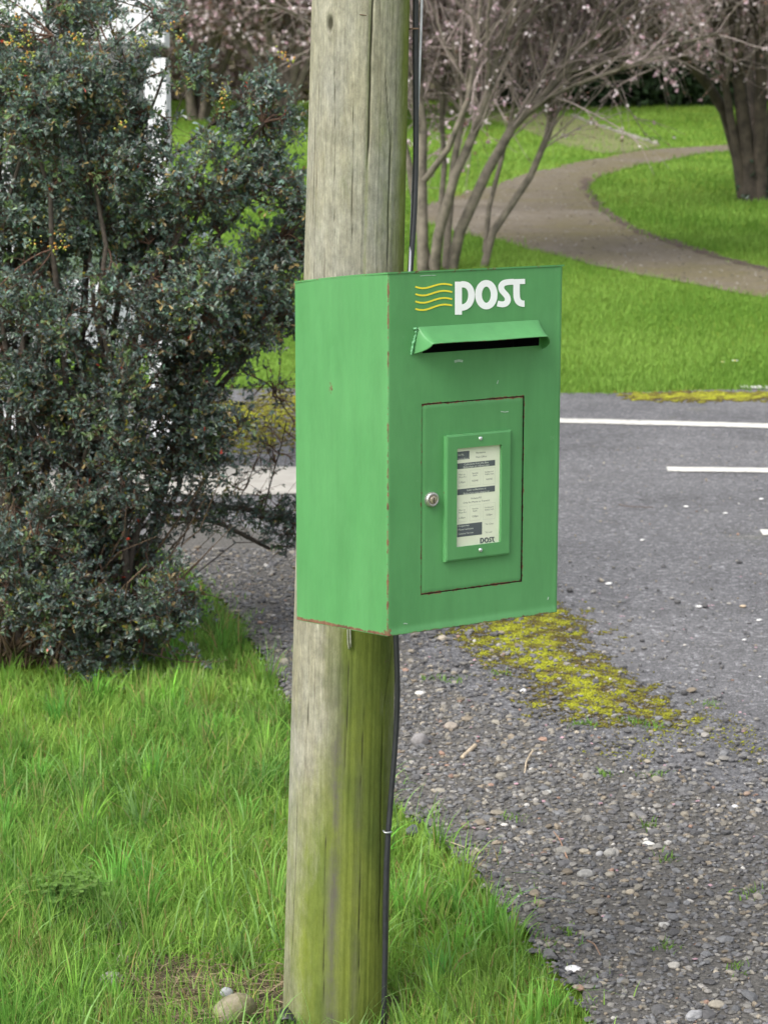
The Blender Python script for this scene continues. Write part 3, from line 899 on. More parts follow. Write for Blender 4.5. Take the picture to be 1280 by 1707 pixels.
# notice layout, digitised from the photo (zoom px of the crop 740..860 x 720..920, scale 8.533)
def nz(x, y): return fpt(740 + x / 8.533, 720 + y / 8.533, -.0024)
def nrect(x0, y0, x1, y1):
    a = nz(x0, y0); b = nz(x1, y1); return (a[0], b[0], b[1], a[1])
def on_row(x0, x1, y0, y1):
    # rows in the photo slope; give y at the left end and y at the right end of each band
    a = nz(x0, y0[0]); b = nz(x1, y1[0]); c = nz(x0, y0[1]); d = nz(x1, y1[1])
    zt = (a[1] + b[1]) / 2; zb = (c[1] + d[1]) / 2
    return (a[0], b[0], zb, zt)
bars = [on_row(188, 360, (285, 400), (268, 385)), on_row(188, 725, (448, 530), (400, 478)), on_row(188, 722, (815, 902), (765, 845)), on_row(186, 540, (1320, 1502), (1282, 1455))]
for b_ in bars: rects_mesh('print_bar', [b_], M_INK, -.0024, PAPER)
thin = []
for (x0, x1, y0, y1) in [(200, 325, 565, 765), (365, 520, 545, 750), (555, 725, 520, 735), (200, 325, 1070, 1270), (365, 520, 1045, 1250), (555, 725, 1020, 1230)]:
    a = nz(x0, y0); b = nz(x1, y1); t = .0003
    thin = [(a[0], b[0], a[1] - t, a[1]), (a[0], b[0], b[1], b[1] + t), (a[0], a[0] + t, b[1] + t, a[1] - t), (b[0] - t, b[0], b[1] + t, a[1] - t)]
    rects_mesh('printed_box', thin, M_INKL, -.0023, PAPER)['kind'] = 'stuff'
def text_mesh(txt, size):
    cu = bpy.data.curves.new('t', 'FONT'); cu.body = txt; cu.size = 1.0; cu.align_x = 'LEFT'
    o = bpy.data.objects.new('t', cu); COL.objects.link(o)
    dg = bpy.context.evaluated_depsgraph_get(); dg.update()
    me = bpy.data.meshes.new_from_object(o.evaluated_get(dg))
    V = np.array([v.co[:] for v in me.vertices]); Fs = [tuple(p.vertices) for p in me.polygons]
    bpy.data.objects.remove(o); bpy.data.curves.remove(cu); bpy.data.meshes.remove(me)
    return V, Fs
def put_text(txt, u0, u1, zc, h, mat, w, parent, name='print'):
    V, Fs = text_mesh(txt, 1)
    x0, x1 = V[:, 0].min(), V[:, 0].max()
    P = np.column_stack([u0 + (V[:, 0] - x0) / (x1 - x0) * (u1 - u0), np.full(len(V), w), zc + (V[:, 1] - .35) / .72 * h])
    me_f3 = [f for f in Fs if len(f) == 3]; me_f4 = [f for f in Fs if len(f) == 4]
    fl = []
    for f in Fs:
        if len(f) > 4: fl += [(f[0], f[k], f[k + 1]) for k in range(1, len(f) - 1)]
    return lpart(name, P, [np.array(me_f3 + fl), np.array(me_f4)] if me_f4 else [np.array(me_f3 + fl)], mat, parent)
def tline(txt, x0, x1, yl, yr, hpx, mat, w=-.0026, parent=None):
    a = nz(x0, yl); b = nz(x1, yr); h = hpx / 8.533 / 1010 * 1.0
    put_text(txt, a[0], b[0], (a[1] + b[1]) / 2, h, mat, w, parent or PAPER)
M_WINK = flat_mat('pale_print', (0.60, 0.63, 0.58), .5, var=.03)
tline('Box No.', 200, 282, 330, 318, 30, M_WINK); tline('Uimhir Bosca', 200, 345, 388, 374, 24, M_WINK)
tline('Portlaoise', 455, 590, 297, 285, 26, M_INK, -.0023); tline('Post Office', 455, 605, 358, 346, 26, M_INK, -.0023)
tline('Collections from this Box', 285, 630, 462, 430, 30, M_WINK); tline('Bailiuchain on mBosca seo', 275, 640, 500, 467, 30, M_WINK)
tline('Later collections at', 325, 595, 825, 800, 30, M_WINK); tline('Bailiuchain nios deanai ag', 275, 640, 875, 842, 30, M_WINK)
tline('Portlaoise P.O.', 385, 535, 945, 932, 28, M_INK, -.0023); tline('Only for Phone to Transmit', 272, 650, 1008, 970, 26, M_INK, -.0023)
for dy, tl in ((0, ('5.30pm', 'NONE', 'NONE')), (505, ('6.30pm', '12.00pm', '12.00pm'))):
    tline('Mon to', 210, 300, 608 + dy, 602 + dy, 24, M_INK, -.0023); tline('Mon-Fri', 210, 312, 645 + dy, 637 + dy, 24, M_INK, -.0023)
    tline('Saturday', 400, 485, 588 + dy, 580 + dy, 22, M_INK, -.0023); tline('Sath.', 410, 475, 620 + dy, 613 + dy, 22, M_INK, -.0023)
    tline('Sundays and', 580, 700, 570 + dy, 557 + dy, 22, M_INK, -.0023); tline('Public Hols', 582, 708, 604 + dy, 592 + dy, 22, M_INK, -.0023)
    for t_, (x0, x1, y) in zip(tl, ((212, 300, 718), (398, 485, 695), (600, 685, 673))):
        tline(t_, x0, x1, y + dy, y - 6 + dy, 26, M_INK, -.0023)
for i_, t_ in enumerate(('Enquiries', 'Fiosruchain', 'Customer Services')):
    tline(t_, 202, (355, 415, 415)[i_], (1340, 1390, 1450)[i_], (1325, 1370, 1428)[i_], 26, M_WINK)
tline('Tel. Chun', 585, 700, 1312, 1300, 24, M_INK, -.0023); tline('Tel. Local', 585, 680, 1430, 1418, 24, M_INK, -.0023)

# strokes for the lettering
def stroke(name, pts, width, w, mat, parent, conv, closed=False, n=None, taper=None):
    """flat ribbon of given pixel width along pixel points"""
    P = np.array(pts, float)
    if not closed and n: P = resample(P, n)
    k = len(P)
    t = (np.roll(P, -1, 0) - np.roll(P, 1, 0)) if closed else np.gradient(P, axis=0)
    t /= np.linalg.norm(t, axis=1, keepdims=True) + 1e-9
    nn = np.stack([-t[:, 1], t[:, 0]], 1) * width / 2
    A_ = [conv(*p) for p in P + nn]; B_ = [conv(*p) for p in P - nn]
    th = .0004
    V = np.array([(a[0], w, a[1]) for a in A_] + [(b[0], w, b[1]) for b in B_] + [(a[0], w + th, a[1]) for a in A_] + [(b[0], w + th, b[1]) for b in B_])
    i = np.arange(k if closed else k - 1); j = (i + 1) % k
    q = np.concatenate([np.stack([i, j, j + k, i + k], -1), np.stack([i, i + 2 * k, j + 2 * k, j], -1), np.stack([i + k, j + k, j + 3 * k, i + 3 * k], -1)])
    return V, q
def lz(x, y): return fpt(670 + x / 4.74, 440 + y / 4.74, -.0006)
def letter(strokes, mat, name='letter', lift=0):
    parts = []
    for i, s in enumerate(strokes): parts.append(stroke(name, w=-.0008 - lift - i * .00012, mat=mat, parent=BOX, conv=lz, **s))
    V, q = join(parts)
    lpart(name, V, q, mat, BOX)
def ell(cx, cy, rx, ry, n=48): return [(cx + rx * math.cos(t), cy + ry * math.sin(t)) for t in np.linspace(0, 2 * np.pi, n, endpoint=False)]
letter([dict(pts=[(445, 140), (445, 401)], width=54), dict(pts=[(466, 162), (500, 160), (528, 178), (546, 215), (549, 258), (537, 305), (508, 338), (466, 346)], width=50, n=26)], M_WHITE)
letter([dict(pts=[(665 + (62) * math.cos(t), 243 + 90 * math.sin(t)) for t in np.linspace(0, 2 * np.pi, 48, endpoint=False)], width=52, closed=True)], M_WHITE)
letter([dict(pts=[(880, 141), (830, 143), (792, 152), (776, 182), (788, 215), (822, 243), (840, 275), (832, 308), (800, 324), (752, 312)], width=46, n=34)], M_WHITE)
letter([dict(pts=[(855, 141), (970, 138)], width=40), dict(pts=[(903, 150), (903, 215), (905, 272), (920, 303), (945, 315), (966, 314)], width=50, n=20)], M_WHITE, lift=.00005)
for k in range(4):
    l = (0, 58, 116, 175)[k]; r = (0, 54, 110, 160)[k]
    pts = [(x, y + l + (r - l) * (x - 105) / 290) for x, y in ((105, 180), (150, 194), (200, 190), (250, 172), (310, 157), (350, 157), (395, 168))]
    letter([dict(pts=pts, width=13, n=24)], M_YEL, 'wave_stripe')
# small dark "post" at the foot of the notice
def sz_(x, y):
    # x,y in the coordinates of the big word, mapped onto the small print
    xx = 510 + (x - 418) / (972 - 418) * 205; yy = 1500 - (x - 418) / 554 * 10 + (y - 120) / 280 * 95
    return nz(xx, yy)
parts = []
for i, s in enumerate([dict(pts=[(445, 150), (445, 370)], width=46), dict(pts=[(466, 162), (500, 160), (528, 178), (546, 215), (549, 258), (537, 305), (508, 338), (466, 346)], width=42, n=20),
          dict(pts=[(665 + 62 * math.cos(t), 243 + 90 * math.sin(t)) for t in np.linspace(0, 2 * np.pi, 32, endpoint=False)], width=44, closed=True),
          dict(pts=[(880, 141), (830, 143), (792, 152), (776, 182), (788, 215), (822, 243), (840, 275), (832, 308), (800, 324), (752, 312)], width=40, n=26),
          dict(pts=[(840, 143), (970, 138)], width=34), dict(pts=[(903, 150), (903, 215), (905, 272), (920, 303), (945, 315), (966, 314)], width=42, n=16)]):
    parts.append(stroke('print', w=-.0027 - i * .00004, mat=M_INK, parent=PAPER, conv=sz_, **s))
V_, q_ = join(parts)
lpart('print', V_, q_, M_INK, PAPER)

# round things on the door
def ldisc(name, cu, cz, prof, mat, parent=None, n=28):
    """lathe about the front normal: prof = [(radius, w)]"""
    P = []; Fq = []
    for (r, w) in prof:
        P += [(cu + r * math.cos(t), w, cz + r * math.sin(t)) for t in np.linspace(0, 2 * np.pi, n, endpoint=False)]
    m = len(prof)
    for a in range(m - 1):
        for k in range(n): Fq.append((a * n + k, a * n + (k + 1) % n, (a + 1) * n + (k + 1) % n, (a + 1) * n + k))
    return lpart(name, np.array(P), np.array(Fq), mat, parent, smooth=True)
M_CHROME = flat_mat('chromed_lock', (0.52, 0.50, 0.49), .33, .8, .15, 200)
M_BRASS = flat_mat('brass_plug', (0.42, 0.36, 0.28), .42, .8, .3, 150)
M_SCREW = flat_mat('bright_screw', (0.75, 0.77, 0.80), .25, .85, .1)
cu_, cz_ = fpt(722, 833, -.007)
LOCK = ldisc('lock', cu_, cz_, [(.0125, .0005), (.0125, -.004), (.0118, -.0062), (.0098, -.0075), (.0082, -.0075), (.0076, -.0062), (.0001, -.0062)], M_CHROME, DOOR)
ldisc('lock_plug', cu_ + .0006, cz_ - .001, [(.0066, -.0062), (.0066, -.0076), (.006, -.0080), (.0001, -.0080)], M_BRASS, DOOR)
P, Fq = lbox(cu_ - .0001, cu_ + .0013, -.0083, -.0081, cz_ - .0055, cz_ + .0035)
lpart('keyhole', P, Fq, M_DARK, DOOR)
for (x, y) in ((801, 731), (801, 917)):
    a, b = fpt(x, y, -.009)
    ldisc('screw', a, b, [(.0036, -.0078), (.0035, -.0090), (.0025, -.0100), (.0001, -.0103)], M_SCREW, BOX, 16)

# hood over the slot
hd = -.040
tl = fpt(698, 545); tr = fpt(896, 533)
ztop = (tl[1] + tr[1]) / 2
bl = fpt(688, 590); brr = fpt(903, 581)
ll = fpt(722, 572, hd); lr = fpt(913, 562, hd)
zl = (ll[1] + lr[1]) / 2
print('hood', tl, tr, bl, brr, ll, lr)
def hood_surface(off):
    n = 60; m = 12
    rows = []
    # parameter s along the rim: left foot -> left front corner -> right front corner -> right foot
    rim = [(bl[0], -.0005, bl[1])]
    cor_l = (ll[0], hd, zl); cor_r = (lr[0], hd, zl)
    for t in np.linspace(0, 1, 14)[1:]:
        a = t * math.pi / 2
        rim.append((bl[0] + (ll[0] - bl[0]) * (.75 * (1 - (1 - t) ** 2.2) + .25 * (1 - math.cos(a))), hd * math.sin(a) ** 1.15, bl[1] + (zl - bl[1]) * t ** 1.3))
    for t in np.linspace(0, 1, 30)[1:]: rim.append((ll[0] + (lr[0] - ll[0]) * t, hd, zl + .0004 * math.sin(t * 9)))
    foot_r = (lr[0] + .004 if lr[0] + .004 > brr[0] else brr[0], -.0005, brr[1])
    for t in np.linspace(1, 0, 14)[1:]:
        a = t * math.pi / 2
        rim.append((foot_r[0] + (lr[0] - foot_r[0]) * (1 - math.cos(a)), hd * math.sin(a), brr[1] + (zl - brr[1]) * t ** 1.4))
    rim = np.array(rim)
    k = len(rim); s = np.linspace(0, 1, k)
    # top line on the face
    sl_ = np.concatenate([[0], np.cumsum(np.linalg.norm(np.diff(rim, axis=0), axis=1))]); sl_ /= sl_[-1]
    f = np.clip((sl_ - .12) / .76, 0, 1)
    topu = tl[0] + (tr[0] - tl[0]) * f
    tz = np.full(k, ztop)
    for e in range(14):                       # ends run down the face
        c = 1 - e / 13
        tz[e] = ztop + (bl[1] + .002 - ztop) * c ** 1.6; topu[e] = tl[0] + (bl[0] + .001 - tl[0]) * c ** .8
        tz[k - 1 - e] = ztop + (brr[1] + .002 - ztop) * c ** 1.6; topu[k - 1 - e] = tr[0] + (foot_r[0] - .001 - tr[0]) * c ** .8
    top = np.stack([topu, np.full(k, -.0004), tz], 1)
    V = []
    for r in range(m + 1):
        v = r / m
        P = top * (1 - v) + rim * v
        sag = math.sin(math.pi * v)
        P[:, 2] -= sag * .0035 * np.clip(np.minimum(s, 1 - s) * 8, 0, 1)          # concave sweep
        P[:, 1] += off
        P[:, 2] -= off * .4
        V.append(P)
    return np.array(V)
Ho = hood_surface(0); Hi = hood_surface(.0022)
m_, k_ = Ho.shape[:2]
Vh = np.concatenate([Ho.reshape(-1, 3), Hi.reshape(-1, 3)])
Ih = np.arange(m_ * k_).reshape(m_, k_)
q1 = np.stack([Ih[:-1, :-1], Ih[1:, :-1], Ih[1:, 1:], Ih[:-1, 1:]], -1).reshape(-1, 4)
q2 = q1[:, ::-1] + m_ * k_
q3 = np.stack([Ih[-1, :-1], Ih[-1, :-1] + m_ * k_, Ih[-1, 1:] + m_ * k_, Ih[-1, 1:]], -1)
vv = np.repeat(np.linspace(0, 1, m_), k_)
rh = .52 * near(1 - vv, .05); rh = np.concatenate([rh, np.where(vv > .9, .5, .1)])
lpart('slot_hood', Vh, np.concatenate([q1, q2, q3]), M_GREEN, rust=rh, smooth=True)
# weld bead down the left end of the hood
M_WELD = flat_mat('pale_weld', (0.12, 0.33, 0.16), .5, var=.4, scale=140)
wb_ = []
for t in np.linspace(0, 1, 30):
    a = fpt(690 - 6 * t + 4 * (1 - t), 547 + 44 * t); wb_.append((a[0] + random.gauss(0, .0006), -.0015, a[1]))
Pw = L2W(np.array(wb_))
Vw, qw = batch_tubes(Pw[None], (np.random.default_rng(2).uniform(.0013, .0026, 30))[None], 8)
mesh_np('weld_bead', Vw, qw, M_WELD, BOX)
a = fpt(690, 548); 
Vb, Fb = blobs(L2W([(a[0] + .002, -.001, a[1])]), np.array([.005]), .5, .08, np.random.default_rng(1))
mesh_np('weld_bead', Vb, Fb, M_WELD, BOX)

# scuffs in the paint
M_SCUFF = flat_mat('scuffed_paint', (0.30, 0.42, 0.33), .6, var=.3, scale=300)
for pts, w_ in [([(757, 603), (764, 601), (771, 602)], 4), ([(834, 686), (841, 687), (847, 686)], 1.6), ([(828, 640), (830, 634)], 1.2), ([(846, 738), (850, 737)], 2), ([(700, 460), (712, 459), (726, 459)], 1.2), ([(672, 1040), (675, 1039), (679, 1040)], 1.6), ([(912, 1000), (914, 995)], 1.5)]:
    V_, q_ = stroke('scuff', pts=pts, width=w_, w=-.0005, mat=M_SCUFF, parent=BOX, conv=lambda x, y: fpt(x, y), n=8)
    lpart('scuff', V_, q_, M_SCUFF, BOX)
# hanging strap under the box
M_STRAP = flat_mat('strap_steel', (0.40, 0.40, 0.33), .5, .5, .3, 90)
p0 = surf(580, 1040, .004); p1 = surf(582, 1082, .004)
tube('strap_tail', [p0 + [-.001, 0, 0], p1 + [-.002, 0, .008], p1], .0016, M_STRAP, BOX, n=10, sides=6)
tube('strap_tail', [p0 + [.0035, -.001, 0], p1 + [.003, -.001, .004]], .0018, M_STRAP, BOX, n=6, sides=6)
# steel band round pole behind the box
for zb in (1.0, 1.35):
    c = pole_axis(zb); rr_ = pole_r(zb) + .002
    pts = [(c + rr_ * math.cos(t), D_P + rr_ * math.sin(t)) for t in np.linspace(0, 2 * np.pi, 48, endpoint=False)]
    V = np.array([(x, y, zb + dz_) for dz_ in (-.008, .008) for x, y in pts]); i = np.arange(48); j = (i + 1) % 48
    mesh_np('pole_band', V, np.stack([i, j, j + 48, i + 48], -1), M_STRAP, BOX)
#NEXT#
# ------------------------------------------------------------------ phone kiosk behind the bush
KY = 10.6 * 0.93
kb = G(258, 805); KY = float(kb[1])
xr = at(276, 100, KY)[0]; xl = at(-22, 100, KY)[0]
kw = xr - xl; kz0 = .022; ktop = 2.33 * KY / 10.3
M_WPAINT = flat_mat('white_kiosk_paint', (0.66, 0.67, 0.70), .45, var=.06, scale=5)
M_GLASS, ntg, bsg, og = nodes_mat('kiosk_glass')
trg = ntg.nodes.new('ShaderNodeBsdfTransparent'); trg.inputs[0].default_value = (.72, .78, .78, 1); glg = ntg.nodes.new('ShaderNodeBsdfGlossy'); glg.inputs['Roughness'].default_value = .1
mxg = ntg.nodes.new('ShaderNodeMixShader'); mxg.inputs[0].default_value = .25
ntg.links.new(trg.outputs[0], mxg.inputs[1]); ntg.links.new(glg.outputs[0], mxg.inputs[2]); ntg.links.new(mxg.outputs[0], og.inputs['Surface'])
M_BLUE = flat_mat('blue_lettering', (0.10, 0.42, 0.72), .5, var=.04)
M_DGREY = flat_mat('dark_grey_plastic', (0.05, 0.055, 0.06), .5)
def wbox(name, x0, x1, y0, y1, z0, z1, mat, parent, bev=0.0):
    V = [(x, y, z) for z in (z0, z1) for y in (y0, y1) for x in (x0, x1)]
    Fq = [(0, 2, 3, 1), (4, 5, 7, 6), (0, 1, 5, 4), (2, 6, 7, 3), (0, 4, 6, 2), (1, 3, 7, 5)]
    o = mesh_np(name, V, np.array(Fq), mat, parent, smooth=False)
    if bev:
        b = o.modifiers.new('bevel', 'BEVEL'); b.width = bev; b.segments = 2
    return o
KI = empty('phone_kiosk', ((xl + xr) / 2, KY + kw / 2, kz0), 'white framed glass phone kiosk with blue lettering, half hidden behind the bush', 'phone kiosk')
pw = 36 / F * KY; INS = .055
for (a, b) in ((xl, KY), (xr - pw, KY), (xl + INS, KY + kw - pw), (xr - pw - INS, KY + kw - pw)):
    n = 16; o_ = []
    # fluted post: square section with shallow vertical flutes on each face
    sec = []
    for side in range(4):
        for t in np.linspace(0, 1, 13)[:-1]:
            d = .003 * (1 if int(t * 12) % 3 == 1 else 0)
            u = t * pw
            sec.append([(u, d), (pw - d, u), (pw - u, pw - d), (d, pw - u)][side])
    sec = np.array(sec) + [a, b]; m = len(sec)
    V = np.array([(x, y, z) for z in (kz0, ktop - .30 - .06) for x, y in sec]); i = np.arange(m); j = (i + 1) % m
    mesh_np('post', V, np.stack([i, j, j + m, i + m], -1), M_WPAINT, KI, smooth=False)
hz0_ = at(200, 73, KY)[2]; hz1_ = at(200, -25, KY)[2]
wbox('header', xl + INS, xr - INS, KY + .056, KY + kw + .004, hz0_, hz1_ + .099, M_WPAINT, KI, .006)
wbox('header', xl, xr, KY - .004, KY + .055, hz0_, hz1_ + .10, M_WPAINT, KI, .006)
wbox('header_panel', xl + pw, xr - pw, KY - .012, KY - .0045, at(200, 66, KY)[2], at(200, 5, KY)[2], M_WPAINT, KI, .002)
wbox('roof', xl - .01, xr + .01, KY - .03, KY + kw + .03, hz1_ + .10, hz1_ + .15, M_WPAINT, KI, .015)
for (a, b, c, d) in ((xl + pw, xr - pw, KY + .03, KY + .034), (xl + pw, xr - pw, KY + kw - .034, KY + kw - .03), (xl + .03, xl + .034, KY + pw, KY + kw - pw), (xr - INS - .034, xr - INS - .03, KY + pw, KY + kw - pw)):
    if c != KY + .03 or True:
        wbox('pane', a, b, c, d, .95, hz0_ - .002, M_GLASS, KI)
for (c, d) in ((KY + .025, KY + .05), (KY + kw - .05, KY + kw - .025)):
    wbox('rail', xl + pw, xr - pw, c, d, .88, .949, M_WPAINT, KI)
wbox('back_board', xl + pw, xr - pw, KY + kw - .06, KY + kw - .052, .55, 1.9, M_WPAINT, KI)
wbox('telephone', (xl + xr) / 2 - .14, (xl + xr) / 2 + .14, KY + kw - .20, KY + kw - .062, 1.15, 1.6, M_DGREY, KI, .01)
# lettering telefon (with accent) in blue, traced from the photo
V, Fs = text_mesh('telef\u00f3n', 1)
x0, x1 = V[:, 0].min(), V[:, 0].max()
ux = np.interp(V[:, 0], [x0, x1], [at(70, 20, KY)[0], at(187, 20, KY)[0]])
nh = (at(100, 14, KY)[2] - at(100, 34, KY)[2])
P_ = np.column_stack([ux, np.full(len(V), KY - .0125), at(100, 35, KY)[2] + V[:, 1] / .53 * nh])
tri = []
for f in Fs: tri += [(f[0], f[k], f[k + 1]) for k in range(1, len(f) - 1)]
mesh_np('lettering', P_, np.array(tri), M_BLUE, KI, smooth=False)

# ------------------------------------------------------------------ evergreen bush at the left
M_BARK = flat_mat('bush_bark', (0.06, 0.048, 0.038), .9, var=.4, scale=60, bmp=.5)
M_LEAF = attr_mat('bush_leaf', rough=.42, transl=.16, spec=.6)
bb = G(95, 1095); BY = float(bb[1])
rg = np.random.default_rng(11)
BL = [  # photo x, y, radius px, shoots, depth offset, sparse 0..1
 (60, 70, 120, 34, .1), (190, 150, 80, 16, .2), (170, 215, 70, 22, .1), (120, 130, 60, 16, -.1), (40, 250, 130, 40, -.1), (150, 300, 120, 40, 0), (250, 350, 90, 28, .1), (60, 160, 70, 14, -.2),
 (330, 330, 85, 26, .0), (420, 330, 90, 34, .1), (470, 400, 60, 20, .15), (440, 205, 55, 16, .1), (320, 130, 36, 7, .1), (262, 20, 22, 3, .15), (360, 250, 38, 6, .0),
 (60, 420, 120, 40, 0), (180, 450, 120, 42, .05), (290, 450, 100, 32, .1), (390, 470, 85, 26, .0), (440, 540, 70, 20, .1), (380, 570, 65, 18, 0),
 (40, 560, 110, 36, -.1), (150, 590, 120, 42, -.1), (260, 560, 100, 34, .1), (320, 620, 55, 14, .0), (330, 520, 60, 14, -.1),
 (50, 700, 110, 36, -.1), (170, 730, 110, 40, -.15), (270, 710, 75, 20, .05), (350, 720, 55, 18, 0), (400, 700, 18, 2, 0),
 (70, 830, 105, 32, -.1), (180, 840, 95, 28, -.1), (300, 790, 60, 17, 0), (330, 770, 30, 4, .05),
 (30, 960, 90, 26, -.35), (100, 1010, 70, 20, -.35), (60, 900, 80, 22, -.3), (170, 960, 100, 28, -.25), (250, 950, 60, 12, -.1), (215, 1040, 80, 27, -.3), (190, 1095, 60, 18, -.3), (280, 1000, 45, 8, -.2),
 (310, 870, 26, 4, .2), (430, 862, 22, 5, .5), (475, 880, 28, 9, .5), (462, 780, 20, 3, .5),
 (455, 660, 16, 3, .3), (-60, 300, 150, 30, .1), (-60, 650, 150, 30, .1), (-70, 900, 120, 20, .1), (-40, 60, 120, 22, .1), (90, -60, 110, 18, .15), (0, 150, 80, 18, -.1)]
bush = empty('berberis_bush', (float(bb[0]), BY, 0), 'large dark evergreen bush with small glossy leaves beside the grass verge', 'bush')
root = np.array([bb[0], BY, 0])
limbsP, limbsR, cents, rads = [], [], [], []
for (x, y, r, n, dz) in BL:
    c = at(x, y, BY + dz); rr = r / F * BY; cents.append(c); rads.append(rr)
cents = np.array(cents); rads = np.array(rads)
S_ = 9
for i, c in enumerate(cents):
    b0 = root + [rg.normal(0, .12), rg.normal(0, .10), 0]
    b0[0] += .15 * np.sign(c[0] - root[0]) * rg.uniform(0, 1)
    t = np.linspace(0, 1, S_)[:, None]
    mid = np.array([b0[0] + (c[0] - b0[0]) * .25, (b0[1] + c[1]) / 2, b0[2] + (c[2] - b0[2]) * .68 + .08])
    P = (1 - t) ** 2 * b0 + 2 * t * (1 - t) * mid + t ** 2 * c
    P[1:-1] += rg.normal(0, .015, (S_ - 2, 3))
    limbsP.append(P); limbsR.append(np.linspace(.012, .004, S_) * (1 + .5 * rg.random()) * (.22 if BL[i][3] < 10 else 1))
# limbs the photo shows plainly: list of (x, y, depth offset)
for pts, r0, r1 in [([(140, 860, .1), (215, 845, .2), (330, 842, .4), (430, 850, .5), (500, 868, .55)], .014, .009), ([(230, 880, .2), (285, 862, .3), (360, 868, .4), (450, 915, .5)], .010, .006),
              ([(330, 690, .1), (370, 640, .1), (415, 590, .1), (450, 520, .1)], .012, .007), ([(240, 305, .1), (290, 260, .1), (340, 215, .1), (400, 180, .1)], .007, .004),
              ([(150, 300, .1), (225, 250, .1), (265, 150, .1), (285, 90, .1)], .008, .003), ([(95, 240, -.1), (92, 150, -.1), (90, 60, -.1)], .010, .006), ([(160, 100, 0), (215, 55, 0), (255, 20, 0)], .004, .002),
              ([(405, 620, .2), (450, 640, .3), (480, 690, .3), (490, 700, .3)], .003, .002), ([(210, 1000, -.2), (280, 985, -.2), (345, 990, -.2), (370, 998, -.2)], .003, .0015), ([(230, 1085, -.3), (270, 1095, -.3), (305, 1102, -.3)], .003, .0015),
              ([(440, 850, .5), (455, 790, .5), (470, 740, .5), (478, 700, .5)], .003, .0018), ([(390, 850, .5), (415, 800, .5), (430, 760, .5)], .002, .0012)]:
    P = resample([at(x, y, BY + d) for x, y, d in pts], S_)
    limbsP.append(P); limbsR.append(np.linspace(r0, r1, S_))
limbsP = np.array(limbsP); limbsR = np.array(limbsR)
V, q = batch_tubes(limbsP, limbsR, 7)
mesh_np('limbs', V, q, M_BARK, bush)['kind'] = 'stuff'
# shoots from limbs to leafy points
allP, allR = [], []
pts_l = limbsP.reshape(-1, 3)
targets, srcs = [], []
for i, (x, y, r, n, dz) in enumerate(BL):
    k = int(n * (1.35 if y > 230 else 1.4) * (1.0 if n > 12 else .55)) + 1
    d = rg.normal(0, 1, (k, 3)); d /= np.linalg.norm(d, axis=1, keepdims=True)
    nc = max(2, k // 7)
    sc_ = rg.normal(0, 1, (nc, 3)); sc_ /= np.linalg.norm(sc_, axis=1, keepdims=True); sc_ *= rg.uniform(.55, .95, (nc, 1))
    t = cents[i] + (sc_[rg.integers(0, nc, k)] + rg.normal(0, .17, (k, 3))) * rads[i] * [1, 1.2, 1]
    targets.append(t); srcs.append(np.full(k, i))
for j in range(len(BL), len(limbsP)):              # leafy sprigs along the visible limbs
    k = 5 if limbsR[j, 0] > .0035 else 4
    ss = rg.uniform(.3, 1, k) * (S_ - 1); a = np.minimum(ss.astype(int), S_ - 2); f = (ss - a)[:, None]
    p = limbsP[j, a] * (1 - f) + limbsP[j, a + 1] * f
    targets.append(p + rg.normal(0, .045, (k, 3))); srcs.append(np.full(k, -1))
T_ = np.concatenate(targets); SR = np.concatenate(srcs)
T_ = T_[T_[:, 2] > .05]
# nearest limb node
sub = pts_l
near_i = np.array([np.argmin(np.linalg.norm(sub - t, axis=1) + rg.random(len(sub)) * .06) for t in T_])
src = sub[near_i]
Sg = 6
tt = np.linspace(0, 1, Sg)[None, :, None]
mid = (src + T_) / 2 + rg.normal(0, .03, T_.shape) + [0, 0, .02]
SP = (1 - tt) ** 2 * src[:, None] + 2 * tt * (1 - tt) * mid[:, None] + tt ** 2 * T_[:, None]
SR_ = np.repeat(np.linspace(.0032, .0014, Sg)[None], len(SP), 0)
# side twigs
TP, TR_ = grow(SP, SR_, len(SP) * 8, (.05, .13), .75, .25, .0014, rg, S=5, tmin=.3, wander=.18, weights=np.ones(len(SP)))
V1, q1 = batch_tubes(SP, SR_, 4); V2, q2 = batch_tubes(TP, TR_, 3)
Vt, qt = join([(V1, q1), (V2, q2)])
M_TWIG = flat_mat('bush_twig', (0.11, 0.06, 0.04), .8, var=.4, scale=60)
mesh_np('twigs', Vt, qt, M_TWIG, bush)['kind'] = 'stuff'
# leaves: rosettes along each twig
def leaf_batch(base, ax, up, L, Wd, fold=.25):
    """obovate folded leaves; base (n,3), axis, up normals"""
    s = np.cross(ax, up); s /= np.linalg.norm(s, axis=1, keepdims=True) + 1e-9
    u = np.cross(s, ax)
    def pt(a, b, c): return base + ax * (L * a)[:, None] + s * (Wd * b)[:, None] + u * (Wd * c)[:, None]
    one = np.ones(len(L))
    V = np.stack([pt(0 * one, 0, 0), pt(.38 * one, -.36, fold * .6), pt(.72 * one, -.5, fold), pt(one, 0, -.08), pt(.72 * one, .5, fold), pt(.38 * one, .36, fold * .6), pt(.55 * one, 0, -.05)], 1)
    f = np.array([(0, 6, 1), (1, 6, 2), (2, 6, 3), (3, 6, 4), (4, 6, 5), (5, 6, 0)])[:, ::-1]
    Fs = f[None] + (np.arange(len(L)) * 7)[:, None, None]
    return V.reshape(-1, 3), Fs.reshape(-1, 3)
allt = np.concatenate([TP[:, 1:], SP[:, -4:]], 0)
nL = 14
k = len(allt)
ti = np.repeat(np.arange(k), nL)
s = rg.beta(1.5, 1.0, k * nL) * 3; a = np.minimum(s.astype(int), 2); f = (s - a)[:, None]
p = allt[ti, a] * (1 - f) + allt[ti, a + 1] * f
tan = allt[ti, a + 1] - allt[ti, a]; tan /= np.linalg.norm(tan, axis=1, keepdims=True) + 1e-9
